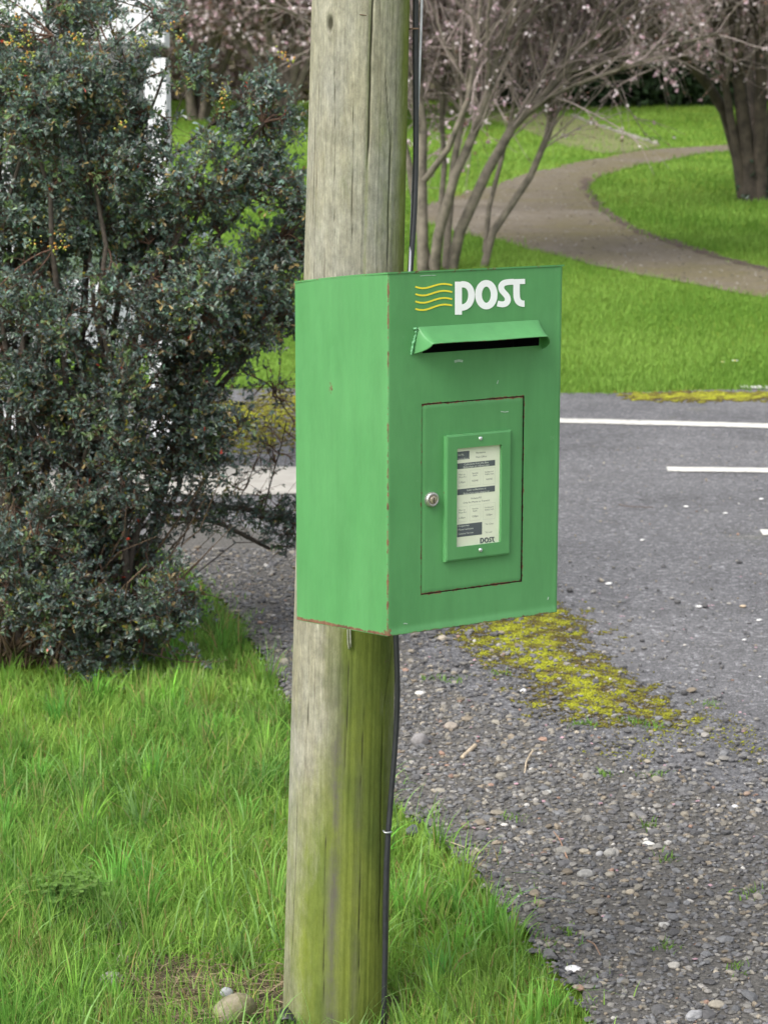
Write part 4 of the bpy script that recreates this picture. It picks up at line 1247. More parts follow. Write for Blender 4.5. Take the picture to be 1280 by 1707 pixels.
rnd = rg.normal(0, 1, p.shape); rnd -= (rnd * tan).sum(1, keepdims=True) * tan; rnd /= np.linalg.norm(rnd, axis=1, keepdims=True)
ax = tan * rg.uniform(.15, .9, (len(p), 1)) + rnd * .8; ax[:, 2] += .12; ax /= np.linalg.norm(ax, axis=1, keepdims=True)
up = np.array([0, 0, 1.]) + .55 * rg.normal(0, 1, p.shape) + tan * .3
Ls = rg.uniform(.009, .0235, len(p)); Ws = Ls * rg.uniform(.38, .52, len(p))
vis = p - CAMP
dpt = vis[:, 1] * cp - vis[:, 2] * sp
qx = 640 + F * vis[:, 0] / dpt; qy = 853.5 - F * (vis[:, 1] * sp + vis[:, 2] * cp) / dpt
gaps = np.zeros(len(p), bool)                     # open places in the crown of this bush
for gpoly in ([(418, 625), (440, 600), (510, 598), (510, 830), (385, 822), (430, 740)], [(335, 905), (510, 930), (510, 1010), (400, 1040), (350, 960)], [(283, 195), (345, 195), (300, 250), (283, 250)]):
    gaps |= in_poly(np.column_stack([qx, qy]), gpoly)
kp = ~gaps | (rg.random(len(p)) < .16)
p, ax, up, Ls, Ws, ti, s = p[kp], ax[kp], up[kp], Ls[kp], Ws[kp], ti[kp], s[kp]
V, Fl = leaf_batch(p, ax, up, Ls, Ws)
tipness = (s / 3)
young = (rg.random(k) < .16)[ti] & (tipness > .84)
palegreen = (rg.random(k) < .14)[ti]
c = np.array([.080, .112, .092]) * rg.uniform(.7, 1.5, (len(p), 1)) * (1 + rg.normal(0, .10, (len(p), 3)))
c[palegreen] = np.array([.085, .135, .045]) * rg.uniform(.7, 1.3, (palegreen.sum(), 1))
cy = np.array([.20, .15, .06]) * rg.uniform(.5, 1.3, (len(p), 1)); c[young] = cy[young]
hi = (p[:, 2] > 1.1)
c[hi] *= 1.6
red = rg.random(len(p)) < .0012; c[red] = (.5, .05, .02)
yel = rg.random(len(p)) < .012; c[yel] = np.array([.30, .28, .03]) * rg.uniform(.6, 1.2, (yel.sum(), 1))
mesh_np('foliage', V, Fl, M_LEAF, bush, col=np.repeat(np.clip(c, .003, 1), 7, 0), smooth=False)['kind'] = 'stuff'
# yellow-green berry clusters near the top left
cl = np.array([at(x, y, BY - .28) for x, y in [(30, 30), (22, 60), (35, 75), (48, 62), (42, 98), (55, 88), (128, 58), (133, 66), (236, 70), (243, 66), (60, 405), (100, 412), (110, 400), (92, 415), (18, 70), (205, 205), (36, 140), (470, 90), (480, 100), (300, 60), (285, 45), (370, 150), (375, 165)]])
cc = np.repeat(cl, 9, 0) + rg.normal(0, .011, (len(cl) * 9, 3))
V, Fb_ = blobs(cc, rg.uniform(.0026, .0042, len(cc)), 1.0, .03, rg)
cb = np.where(rg.random((len(cc), 1)) < .6, np.array([[.28, .32, .05]]), np.array([[.45, .22, .03]]))
M_BERRY = attr_mat('berries', .4)
mesh_np('berries', V, Fb_, M_BERRY, bush, col=np.repeat(cb, 12, 0))['kind'] = 'stuff'
# brown fibrous stems and dead twigs at the foot
DP, DR = [], []
n = 420
b0 = root + np.column_stack([rg.uniform(-.55, .16, n), rg.uniform(-.15, .15, n), np.zeros(n)])
d = np.column_stack([rg.normal(0, .22, n), rg.normal(0, .2, n), rg.uniform(.15, .6, n)])
tt = np.linspace(0, 1, 6)[None, :, None]
DP = b0[:, None] + d[:, None] * tt + rg.normal(0, .012, (n, 6, 3)); DP[:, 0] = b0
mesh_np('dead_stems', *batch_tubes(DP, np.repeat(np.linspace(.006, .002, 6)[None], n, 0) * rg.uniform(.3, 1.3, (n, 1)), 4), flat_mat('dead_stem', (0.12, 0.08, 0.05), .95, var=.5, scale=50), bush)['kind'] = 'stuff'

# ------------------------------------------------------------------ flowering cherry trees
M_CBARK = flat_mat('cherry_bark', (0.125, 0.108, 0.085), .9, var=.6, scale=9, bmp=.8)
M_CDARK = flat_mat('dark_bark', (0.13, 0.108, 0.088), .9, var=.5, scale=10, bmp=.5)
M_CTWIG = flat_mat('cherry_twig', (0.29, 0.235, 0.225), .9, var=.35, scale=9)
M_BLOS = attr_mat('blossom', .7, .25)
def petals(C, size, rg_):
    """blossom: three crossed petal faces"""
    n = len(C); R = rand_rot(n * 2, rg_)
    qd = np.array([(-.5, -.35, 0), (.5, -.35, 0), (.5, .35, 0), (-.5, .35, 0)])
    V = np.einsum('nij,kj->nki', R, qd) * np.repeat(size, 2)[:, None, None] + np.repeat(C, 2, 0)[:, None]
    Fq = np.arange(n * 2 * 4).reshape(-1, 4)
    return V.reshape(-1, 3), Fq
def cherry(label, base, stems, seed, n1=60, n2=420, n3=2600, nb=1500, nl=1500, bark=None, up=.25, group=None, l1=(.8, 1.8), tw=.004, bs_=.028, twl=(.2, .55), droop=.06, t1=.35, nup=60):
    rg_ = np.random.default_rng(seed)
    T0 = empty('cherry_tree', tuple(base), label, 'tree', group)
    P0 = np.array([resample(p, 10) for p, _, _ in stems]); R0 = np.array([np.linspace(a, b, 10) for _, a, b in stems])
    P0[:, 1:-1] += rg_.normal(0, .012, P0[:, 1:-1].shape)
    for p, r in zip(P0, R0):
        V, q = batch_tubes(p[None], r[None], 12)
        ang = np.tile(np.linspace(0, 2 * np.pi, 12, endpoint=False), 10)
        mesh_np('stem', V, q, bark or M_CBARK, T0)
    ctr = np.array(base, float)
    P1, R1 = grow(P0, R0, n1, l1, .55, up, .022, rg_, S=7, tmin=t1, wander=.16, outward=ctr, droop=-.02)
    P2, R2 = grow(np.concatenate([P1]), R1, n2, (.4, 1.1), .6, up, .009, rg_, S=6, tmin=.15, wander=.2, droop=droop * .5)
    Pb, Rb = grow(P0, R0, nup, (.5, 1.4), .32, .25, .008, rg_, S=6, tmin=.28, wander=.14)
    P2 = np.concatenate([P2, Pb]); R2 = np.concatenate([R2, Rb])
    P3, R3 = grow(P2, R2, n3, twl, .7, up * .6, tw, rg_, S=4, tmin=.1, wander=.22, droop=droop)
    V, q = batch_tubes(P1, R1, 6); mesh_np('branches', V, q, bark or M_CBARK, T0)['kind'] = 'stuff'
    V, q = join([batch_tubes(P2, R2, 4), batch_tubes(P3, R3, 3)]); mesh_np('twigs', V, q, M_CTWIG, T0)['kind'] = 'stuff'
    def along(n):
        i = rg_.integers(0, len(P3), n); t = rg_.uniform(0, 2.999, n); a = t.astype(int); f = (t - a)[:, None]
        return P3[i, a] * (1 - f) + P3[i, a + 1] * f
    C = along(nb); 
    C = C[rg_.random(len(C)) < .9]
    C = np.concatenate([C, C[: len(C) // 3] + rg_.normal(0, .018, (len(C) // 3, 3)), C[: len(C) // 3] + rg_.normal(0, .022, (len(C) // 3, 3))])
    sz = rg_.uniform(.6, 1.2, len(C)) * bs_
    V, q = petals(C, sz, rg_)
    pal = np.array([(.62, .46, .53), (.74, .62, .68), (.52, .34, .41), (.80, .72, .76)])[rg_.integers(0, 4, len(C))]
    mesh_np('blossom', V, q, M_BLOS, T0, col=np.repeat(pal, 8, 0), smooth=False)['kind'] = 'stuff'
    C = along(nl); V, q = petals(C, rg_.uniform(.5, 1.1, len(C)) * bs_ * .9, rg_)
    pal = np.array([(.17, .075, .06), (.14, .10, .08), (.21, .11, .075)])[rg_.integers(0, 3, len(C))]
    mesh_np('young_leaves', V, q, M_BLOS, T0, col=np.repeat(pal, 8, 0), smooth=False)['kind'] = 'stuff'
    return T0
cbase = G(735, 455); CY = float(cbase[1])
def cs(pts, a, b, rise=1.8, lean=(0, 0)):
    P = [at(x, y, CY + d) for x, y, d in pts]
    last, prev = P[-1], P[-2]
    dr = (last - prev) / np.linalg.norm(last - prev)
    dr = dr * .6 + np.array([lean[0], lean[1], .8]); dr /= np.linalg.norm(dr)
    P.append(last + dr * rise * .5); P.append(last + dr * rise + np.array([0, 0, .15]))
    k = CY / F
    return (P, a * k * .78, b * k * .42)
cst = [cs([(705, 470, 0), (706, 400, 0), (704, 330, 0), (706, 270, .1), (700, 180, .1), (698, 90, .1)], 13, 7),
       cs([(722, 470, 0), (724, 430, 0), (735, 350, -.1), (765, 280, -.2), (790, 225, -.2), (815, 160, -.2), (835, 60, -.2)], 12, 6),
       cs([(748, 470, .1), (755, 390, 0), (790, 320, 0), (825, 265, .1), (855, 205, .1), (885, 165, .2), (935, 135, .3), (1000, 60, .3)], 13, 6, lean=(.5, 0)),
       cs([(800, 470, .3), (806, 430, .3), (822, 370, .3), (865, 325, .3), (898, 270, .4), (925, 205, .4), (942, 110, .5), (945, 20, .5)], 9, 5),
       cs([(742, 460, .2), (745, 350, .3), (765, 250, .4), (775, 130, .4), (770, 20, .4)], 9, 5), cs([(808, 420, .3), (815, 340, .4), (835, 280, .4), (850, 190, .5), (870, 80, .5)], 6, 3),
       cs([(716, 450, .3), (690, 340, .4), (668, 220, .5), (640, 80, .5)], 10, 5, lean=(-.3, 0)), cs([(708, 300, -.1), (735, 260, -.2), (765, 220, -.3), (790, 130, -.3), (800, 30, -.3)], 7, 4),
       cs([(728, 460, .3), (738, 360, .5), (735, 240, .6), (742, 120, .6), (738, 10, .6)], 7, 4)]
CT = cherry('multi-stemmed flowering cherry with pale grey stems directly above the post box', cbase, cst, 31, n1=190, n2=1700, n3=12000, nb=11000, nl=5600, t1=.30, droop=.05, tw=.0035, up=.5, nup=380)
M_RBARK = flat_mat('brown_black_bark', (0.055, 0.043, 0.034), .9, var=.6, scale=8, bmp=.8)
rb_ = G(1252, 333); RY = float(rb_[1]); kR = RY / F
def rs(pts, a, b, rise=2.2, lean=(0, 0)):
    P = [at(x, y, RY + d) for x, y, d in pts]
    dr = (P[-1] - P[-2]) / np.linalg.norm(P[-1] - P[-2]); dr = dr * .5 + np.array([lean[0], lean[1], .8]); dr /= np.linalg.norm(dr)
    P.append(P[-1] + dr * rise)
    return (P, a * kR, b * kR * .5)
rst = [rs([(1240, 338, 0), (1236, 300, 0), (1226, 250, 0), (1212, 200, 0), (1190, 150, -.3), (1150, 100, -.6), (1090, 60, -1.0)], 11, 6, lean=(-.6, 0)), rs([(1252, 338, -.2), (1250, 280, -.2), (1240, 210, -.3), (1228, 130, -.4), (1222, 40, -.6)], 14, 8),
       rs([(1266, 338, -.2), (1266, 280, -.2), (1266, 200, -.4), (1270, 100, -.6), (1262, 0, -.8)], 13, 8), rs([(1280, 338, -.1), (1286, 260, -.1), (1300, 170, -.3), (1330, 60, -.5)], 14, 8, lean=(.4, 0)),
       rs([(1258, 335, .3), (1262, 250, .4), (1250, 160, .6), (1235, 60, .8)], 14, 8), rs([(1238, 338, -.1), (1235, 290, -.2), (1222, 215, -.3), (1205, 120, -.5), (1190, 20, -.7)], 8, 5), rs([(1275, 335, .3), (1285, 240, .5), (1300, 120, .8), (1320, 0, 1)], 14, 8)]
RT = cherry('thick dark-trunked cherry at the right with ivy climbing its base', rb_, rst, 57, n1=120, n2=900, n3=8000, nb=7500, nl=6500, bark=M_RBARK, nup=300, l1=(1.2, 2.6), twl=(.25, .7), droop=.10, tw=.005, bs_=.04)
# ivy on the trunk foot
n = 420
c = np.column_stack([rb_[0] + rg.normal(.05, .10, n), np.full(n, RY - .16) + rg.normal(0, .05, n), rb_[2] + rg.uniform(0, .55, n) ** 1.0])
V, Fl = leaf_batch(c, rg.normal(0, 1, (n, 3)) * [1, .3, 1] / 1.3, np.array([0, -1., .2]) + rg.normal(0, .3, (n, 3)), np.full(n, .06), np.full(n, .055))
mesh_np('ivy', V, Fl, M_LEAF, RT, col=np.repeat(np.array([.025, .06, .03]) * rg.uniform(.6, 1.4, (n, 1)), 7, 0), smooth=False)['kind'] = 'stuff'

# trees standing further back: one more built, then copied
def generic_stems(base, seed, nst=7, h=3.2, r=.09):
    r_ = np.random.default_rng(seed); out = []
    for i in range(nst):
        a = 2 * np.pi * i / nst + r_.normal(0, .3); sp_r = r_.uniform(.5, 1.6)
        p = np.array(base) + [math.cos(a) * .08, math.sin(a) * .08, -.05]
        pts = [p + np.array([math.cos(a) * sp_r * t ** 1.3, math.sin(a) * sp_r * t ** 1.3, h * t]) + (r_.normal(0, .04, 3) if t > 0 else 0) for t in np.linspace(0, 1, 6)]
        out.append((pts, r * r_.uniform(.7, 1.1), r * .3))
    return out
def dup(root_, loc, rz, sc=1.0, label=None):
    r = root_.copy(); COL.objects.link(r); r.location = loc; r.rotation_euler = (0, 0, rz); r.scale = (sc, sc, sc)
    if label: r['label'] = label
    for ch in list(root_.children):
        c_ = ch.copy(); COL.objects.link(c_); c_.parent = r
    return r
GRP = 'cherry trees standing at the back of the park'
b1 = G(470, 215)
bt = cherry('twiggy cherry in thin blossom at the back, seen just left of the pole top', b1, generic_stems(b1, 5), 71, n1=90, n2=800, n3=7500, nb=8000, nl=9000, group=GRP, bark=M_CDARK, l1=(1.0, 2.4), twl=(.3, .8), tw=.007, bs_=.065, droop=.08)
spots = [(1040, 44, .9), (330, 41, 1.0), (640, 42, 1.0), (800, 45, 1.1), (930, 48, 1.1), (1140, 47, 1.1), (1350, 40, 1.0), (180, 46, 1.1), (20, 42, 1.0), (540, 50, 1.5), (700, 54, 1.5), (1080, 54, 1.6), (400, 52, 1.5), (860, 54, 1.6), (250, 52, 1.5), (1260, 54, 1.6), (100, 52, 1.5)]
LBL = {330: 'back-row cherry showing between the white kiosk post and the pole', 640: 'back-row cherry hidden mostly behind the timber pole', 800: 'back-row cherry behind the multi-stemmed one above the box',
       930: 'back-row cherry just left of the dark hedge gap', 1140: 'back-row cherry over the hedge, left of the thick right trunk', 1350: 'back-row cherry beyond the thick ivy-footed trunk at the right edge',
       180: 'back-row cherry behind the glass phone kiosk', 20: 'back-row cherry behind the far left of the bush'}
for i, (x, Y, sc) in enumerate(spots):
    if x in (1040,) or Y >= 50: continue
    X = at(x, 200, Y)[0]
    dup(bt, (float(X), Y, float(ground_z(X, Y)) - .05), i * 1.7, sc, LBL[x])

# hedge and wood behind
M_HEDGE = attr_mat('hedge_leaf', .7, .1, .3)
def leaf_cloud(name, C, size, cols, parent=None, mat=None):
    n = len(C); R = rand_rot(n, rg)
    qd = np.array([(-.5, -.3, 0), (.5, -.3, 0), (.5, .3, 0), (-.5, .3, 0)])
    V = np.einsum('nij,kj->nki', R, qd) * size[:, None, None] + C[:, None]
    return mesh_np(name, V.reshape(-1, 3), np.arange(n * 4).reshape(-1, 4), mat or M_HEDGE, parent, col=np.repeat(cols, 4, 0), smooth=False)
HY = 46.5
x0 = at(835, 150, HY)[0]; x1 = at(1230, 150, HY)[0]
HD = empty('hedge', ((x0 + x1) / 2, HY, float(ground_z(0, HY))), 'long dark green hedge along the far edge of the lawn', 'hedge')
n = 26000
C = np.column_stack([rg.uniform(x0, x1, n), HY + rg.normal(0, .45, n), np.zeros(n)])
topz = 1.15 + .3 * np.sin(C[:, 0] * 1.3) + .25 * np.sin(C[:, 0] * 3.1 + 1)
C[:, 2] = ground_z(C[:, 0], C[:, 1]) + topz * rg.uniform(0, 1, n) ** .8
leaf_cloud('foliage', C, rg.uniform(.08, .17, n), np.array([.018, .036, .014]) * rg.uniform(.5, 1.9, (n, 1)), HD)['kind'] = 'stuff'
n = 60
P = np.column_stack([np.linspace(x0, x1, n), np.full(n, HY), ground_z(np.linspace(x0, x1, n), HY) - .05])
P2 = P + [0, 0, 1.1] + rg.normal(0, .12, (n, 3))
mesh_np('stems', *batch_tubes(np.stack([P, (P + P2) / 2 + rg.normal(0, .06, (n, 3)), P2], 1), np.tile([.05, .04, .02], (n, 1)), 6), M_CDARK, HD)['kind'] = 'stuff'
n = 150000
C = np.column_stack([rg.uniform(-34, 34, n), rg.uniform(56, 66, n), np.zeros(n)])
hh = 8.5 + 1.6 * np.sin(C[:, 0] * .35) + 1.2 * np.sin(C[:, 0] * .9 + 2)
C[:, 2] = ground_z(C[:, 0], C[:, 1]) + hh * rg.uniform(0, 1, n)
tone = .5 + .5 * np.sin(C[:, 0] * .8 + .5 * np.sin(C[:, 2] * 2)) * np.sin(C[:, 2] * 1.1 + C[:, 0] * .3)
lowm = (C[:, 2] - ground_z(C[:, 0], C[:, 1]) < 1.2)
cols = np.where(rg.random((n, 1)) < .45 + .3 * tone[:, None], np.array([[.55, .45, .43]]), np.array([[.34, .28, .24]])) * rg.uniform(.5, 1.6, (n, 1))
cols[lowm] = np.array([.30, .26, .20]) * rg.uniform(.5, 1.5, (lowm.sum(), 1))
# low scrub along the front of the wood
n2_ = 60000
C2 = np.column_stack([rg.uniform(-14, 14, n2_), rg.uniform(48.5, 52, n2_), np.zeros(n2_)])
C2[:, 2] = ground_z(C2[:, 0], C2[:, 1]) + (1.6 + .5 * np.sin(C2[:, 0] * 1.1) + .4 * np.sin(C2[:, 0] * 2.7)) * rg.uniform(0, 1, n2_)
k2_ = rg.random((n2_, 1))
c2 = np.where(k2_ < .55, np.array([[.42, .35, .32]]), np.where(k2_ < .85, np.array([[.25, .24, .12]]), np.array([[.55, .42, .45]]))) * rg.uniform(.6, 1.3, (n2_, 1))
C = np.concatenate([C, C2]); cols = np.concatenate([cols, c2]); n = len(C)
wood = leaf_cloud('distant_wood', C, np.where(C[:, 1] < 53, .55, 1.0) * rg.uniform(.12, .28, n), cols)
tag(wood, 'bare brownish wood closing off the far side of the park', 'wood', kind='stuff')

# row of pale edging stones along the side path
ex = np.array([(955 + (1092 - 955) * t, 195 + (241 - 195) * t ** .92) for t in np.linspace(0, 1, 26)])
ep = on_ground(ex[:, 0], ex[:, 1])
ED = empty('path_edging', tuple(ep[13]), 'row of pale stones edging the mossy side path in the far lawn', 'edging')
M_ESTONE = flat_mat('pale_edging_stone', (0.20, 0.19, 0.16), .9, var=.3, scale=9)
for i, p in enumerate(ep):
    V, Fb_ = blobs(p[None] + [0, 0, .02], np.array([rg.uniform(.04, .09)]), .5, .08, rg, tilt=False)
    mesh_np('stone', V, Fb_, M_ESTONE, ED, smooth=False)

# ------------------------------------------------------------------ gravel, moss, grass
M_GBED = flat_mat('gravel_bed', (0.10, 0.094, 0.086), .95, var=.5, scale=90, bmp=1.0)
GR_PX = [(230, 868), (330, 862), (480, 905), (640, 1040), (720, 1130), (830, 1200), (980, 1270), (1280, 1345), (1500, 1450), (1500, 1900), (1150, 1900)]
grp = poly_ground(GR_PX)
vl = verge_line[3:]
gravel_poly = np.concatenate([grp, vl[::-1]])
gp2 = densify(gravel_poly, .06, .018, 12, 1)
gp2 = gp2[(gp2[:, 1] > 2.2)]
gbed = sheet('gravel_bed', gp2, .0095, M_GBED, .12)
# candidate stones
def gravel_density(P):
    ins = in_poly(P, gravel_poly); d = dist_poly(P, gravel_poly)
    return np.where(ins, 1.0, np.exp(-d / .35) * .5)
n = 140000
P = np.column_stack([rg.uniform(-1.6, 1.9, n), rg.uniform(2.9, 8.6, n)])
P = P[np.abs(P[:, 0]) < P[:, 1] * .185 + .1]
dn = gravel_density(P) * np.clip((6.0 / P[:, 1]) ** 1.2, .3, 1)
ov = in_poly(P, road_poly0) | (dist_poly(P, verge_line, False) < .03)
P = P[(rg.random(len(P)) < dn * .85) & ov]
sz = np.exp(rg.normal(math.log(.0050), .40, len(P))) ; sz = np.clip(sz, .0028, .016)
z = ground_z(P[:, 0], P[:, 1]) + .010 + sz * .25
def stone_cols(n):
    pal = np.array([(.13, .13, .135), (.18, .175, .165), (.095, .095, .10), (.22, .205, .175), (.26, .25, .235), (.20, .17, .13), (.15, .155, .165), (.30, .27, .22), (.45, .44, .42), (.26, .17, .13)])
    w = np.array([26, 18, 24, 8, 4, 6, 12, 2, .7, 1.0]); w = w / w.sum()
    return pal[rg.choice(len(pal), n, p=w)] * rg.uniform(.62, 1.15, (n, 1)) * [1.02, 1.0, .98]
M_STONE = attr_mat('gravel_stone', .8, var=.25, scale=160)
V, Fb_ = blobs(np.column_stack([P, z]), sz * 1.15, .5, .10, rg)
gr = mesh_np('gravel', V, Fb_, M_STONE, col=np.repeat(stone_cols(len(P)), 12, 0), smooth=False)
tag(gr, 'loose grey gravel between the grass verge and the asphalt', 'gravel', kind='stuff')
print('stones', len(P))
# scattered grit on the asphalt
n = 26000
P = np.column_stack([rg.uniform(-2.2, 2.6, n), rg.uniform(4.2, 12.3, n)])
P = P[in_poly(P, road_poly0) & ~in_poly(P, gravel_poly)]
dd_ = dist_poly(P, gravel_poly); P = P[rg.random(len(P)) < .25 + .75 * np.exp(-dd_ / .5)]
sz = np.clip(np.exp(rg.normal(math.log(.0045), .35, len(P))), .002, .011)
V, Fb_ = blobs(np.column_stack([P, ground_z(P[:, 0], P[:, 1]) + .006 + sz * .2]), sz, .5, .1, rg, base=(OCT_V, OCT_F))
gr2 = mesh_np('grit', V, Fb_, M_STONE, col=np.repeat(stone_cols(len(P)) * 1.35, 6, 0), smooth=False)
tag(gr2, 'fine grit and small chips strewn over the asphalt', 'grit', kind='stuff')

# grit on the park path
n = 9000
t = rg.random(n); P = np.column_stack([rg.uniform(-1.5, 9, n), 17 + 25 * t ** 1.5])
P = P[in_poly(P, path_poly)]
sz = rg.uniform(.006, .016, len(P))
V, Fb_ = blobs(np.column_stack([P, ground_z(P[:, 0], P[:, 1]) + .014]), sz, .5, .1, rg, base=(OCT_V, OCT_F))
tag(mesh_np('path_grit', V, Fb_, M_STONE, col=np.repeat(np.where(rg.random((len(P), 1)) < .5, np.array([[.30, .28, .25]]), np.array([[.07, .06, .045]])) * rg.uniform(.6, 1.3, (len(P), 1)), 6, 0), smooth=False), 'loose pale and dark grit on the curving park path', 'grit', kind='stuff')
# moss: low cushions
M_MOSS = attr_mat('moss', .95, .12, .15, .3, 90)
def moss(name, label, px_poly, nn, fade, size, bright=.5, seed=0, ybound=None):
    r_ = np.random.default_rng(seed)
    pol = poly_ground(px_poly)
    x0, y0 = pol.min(0) - fade; x1, y1 = pol.max(0) + fade
    P = np.column_stack([r_.uniform(x0, x1, nn), r_.uniform(y0, y1, nn)])
    ins = in_poly(P, pol); d = dist_poly(P, pol)
    sd = np.where(ins, d, -d)
    pat = (np.sin(P[:, 0] * 31 + 2 * np.sin(P[:, 1] * 17)) * np.sin(P[:, 1] * 23 + 1.5 * np.sin(P[:, 0] * 19)) + .6 * np.sin(P[:, 0] * 71 + P[:, 1] * 47) * np.sin(P[:, 1] * 83)) 
    pr = np.clip((sd / fade + .25 + .45 * pat) * 1.3, 0, 1)
    keep = r_.random(nn) < pr
    P = P[keep]; core = np.clip(sd[keep] / fade * .6 + .3 + .25 * pat[keep], 0, 1)
    sz = r_.uniform(.5, 1.2, len(P)) * size
    V, Fb_ = blobs(np.column_stack([P, ground_z(P[:, 0], P[:, 1]) + .007 + .3 * sz * core]), sz, .55, .15, r_, tilt=False, base=(ICO_V, ICO_F) if size > .006 else (OCT_V, OCT_F))
    a = np.array([.11, .085, .030]); b = np.array([.33, .35, .030])
    mixv = np.clip(core * 1.0 - .25 + .3 * pat[keep] + r_.normal(0, .12, len(P)), 0, 1)[:, None]
    col = a * (1 - mixv) + b * mixv
    nv = 12 if size > .006 else 6
    o = mesh_np(name, V, Fb_, M_MOSS, col=np.repeat(col * r_.uniform(.75, 1.2, (len(P), 1)), nv, 0), smooth=True)
    tag(o, label, 'moss', kind='stuff')
moss('moss', 'yellow-green moss patch on the asphalt below and right of the post box', [(735, 1040), (820, 1020), (930, 1015), (985, 1055), (975, 1085), (1025, 1125), (1085, 1162), (1130, 1188), (1120, 1206), (1050, 1214), (960, 1212), (900, 1185), (860, 1135), (800, 1100)], 100000, .18, .0042, seed=1)
moss('moss', 'bright yellow mossy strip across the road edge seen between bush and pole', [(250, 680), (380, 672), (490, 655), (560, 655), (560, 700), (500, 745), (400, 752), (300, 765), (240, 740)], 26000, .5, .009, seed=2)
moss('moss', 'thin olive moss strip along the lawn edge at the right', [(1040, 658), (1130, 656), (1300, 655), (1400, 660), (1280, 668), (1180, 672), (1060, 668)], 16000, .14, .010, seed=3)
moss('moss', 'faint scattered moss on the gravel lower right', [(1180, 1180), (1290, 1230), (1290, 1300), (1180, 1240), (980, 1300), (900, 1270), (1000, 1240)], 2600, .07, .004, seed=4)

# grass blades
M_GRASS = attr_mat('grass_blade', .7, .42, .2)
def grass_cols(n, P, r_, dry=.06, k=1.0):
    t = .5 + .35 * np.sin(P[:, 0] * 2.9 + 2 * np.sin(P[:, 1] * 1.7)) + .35 * np.sin(P[:, 0] * 7.3 + 1.7 * np.sin(P[:, 1] * 4.1)) * np.sin(P[:, 1] * 3.7 + 1.3 * np.sin(P[:, 0] * 6.1))
    t = np.clip(t + r_.normal(0, .3, n), 0, 1)[:, None]
    a = np.array([.105, .255, .040]); b = np.array([.275, .45, .085])
    c = a * (1 - t) + b * t
    m = r_.random(n) < .05; c[m] = np.array([.25, .33, .13])
    m = r_.random(n) < dry; c[m] = np.array([.38, .30, .12]) * r_.uniform(.6, 1.2, (m.sum(), 1))
    return c * r_.uniform(.75, 1.25, (n, 1)) * k
r_ = np.random.default_rng(77)
n = 330000
P = np.column_stack([r_.uniform(-2.1, 1.1, n), r_.uniform(2.9, 9.3, n)])
P = P[np.abs(P[:, 0]) < P[:, 1] * .185 + .12]
edge_n = .02 * np.sin(P[:, 0] * 60) + .02 * np.sin(P[:, 1] * 47 + P[:, 0] * 31)
vd_ = dist_poly(P, verge_line, False)
inv = ~in_poly(P, road_poly0)
okk = inv & (vd_ > .012 + np.abs(edge_n) * .5)
spill = ~inv & (vd_ < .10) & (r_.random(len(P)) < .22 * np.exp(-vd_ / .035) * (1 + np.sin(P[:, 1] * 23)))
okk |= spill
okk &= r_.random(len(P)) < np.clip((4.4 / P[:, 1]) ** 1.6, .2, 1)
soil_in = in_poly(P, soil_poly); sd_ = dist_poly(P, soil_poly)
okk &= ~(soil_in & (r_.random(len(P)) > .38 + .6 * np.exp(-sd_ / .02)))
okk &= np.hypot(P[:, 0] - pole_axis(0), P[:, 1] - D_P) > .105
ub = np.hypot((P[:, 0] - bb[0] + .15) / .55, (P[:, 1] - BY) / .35) < 1
okk &= ~(ub & (r_.random(len(P)) < .8))
P = P[okk]; n = len(P)
print('blades', n)
cl = .5 + .5 * np.sin(P[:, 0] * 9 + 2 * np.sin(P[:, 1] * 5)) * np.sin(P[:, 1] * 8 + 1.5 * np.sin(P[:, 0] * 7))
cl2 = .5 + .5 * np.sin(P[:, 0] * 2.6 + 1.0) * np.cos(P[:, 1] * 2.1)
vdd = np.clip(dist_poly(P, verge_line, False) / .25, 0, 1)
nearpole = np.exp(-((P[:, 0] - pole_axis(0)) ** 2 + (P[:, 1] - D_P) ** 2) / .12)
Lb = (.036 + .055 * cl * vdd + .035 * cl2 * vdd) * r_.uniform(.55, 1.35, n) * (1 - .25 * nearpole)
ang = 2.5 * np.sin(P[:, 0] * 4 + P[:, 1] * 2.5) + r_.normal(0, 1.9, n)
lean = np.clip(r_.normal(.42, .25, n) + .15 * cl, .05, 1.1)
Wb = r_.uniform(.0020, .0050, n) * (P[:, 1] / 4.5) ** .5
V, Fb_, nv = blades(np.column_stack([P, ground_z(P[:, 0], P[:, 1]) - .004]), Lb, Wb, lean, r_, 3, ang)
gcol = grass_cols(n, P, r_, .05)
vg = mesh_np('verge_grass', V, Fb_, M_GRASS, col=np.repeat(gcol, nv, 0), smooth=False)
tag(vg, 'long bright green grass on the verge around the pole and bush', 'grass', kind='stuff')
# tufts
nt_ = 620
Tc = np.column_stack([r_.uniform(-1.9, .6, nt_), r_.uniform(3.3, 7.5, nt_)])
Tc = Tc[(~in_poly(Tc, road_poly0)) & (dist_poly(Tc, verge_line, False) > .03) & ~in_poly(Tc, soil_poly) & (np.hypot(Tc[:, 0] - pole_axis(0), Tc[:, 1] - D_P) > .16)]
per = 34; n = len(Tc) * per
off = r_.normal(0, .016, (n, 2)); Pt = np.repeat(Tc, per, 0) + off
angt = np.arctan2(off[:, 1], off[:, 0]) + r_.normal(0, .4, n)
hs = np.repeat(r_.uniform(.06, .15, len(Tc)), per) * r_.uniform(.6, 1.15, n)
V, Fb_, nv = blades(np.column_stack([Pt, np.zeros(n)]), hs, r_.uniform(.0025, .005, n), np.clip(np.hypot(off[:, 0], off[:, 1]) * 25 * r_.uniform(.5, 1.4, n), .1, 1.2), r_, 4, angt)
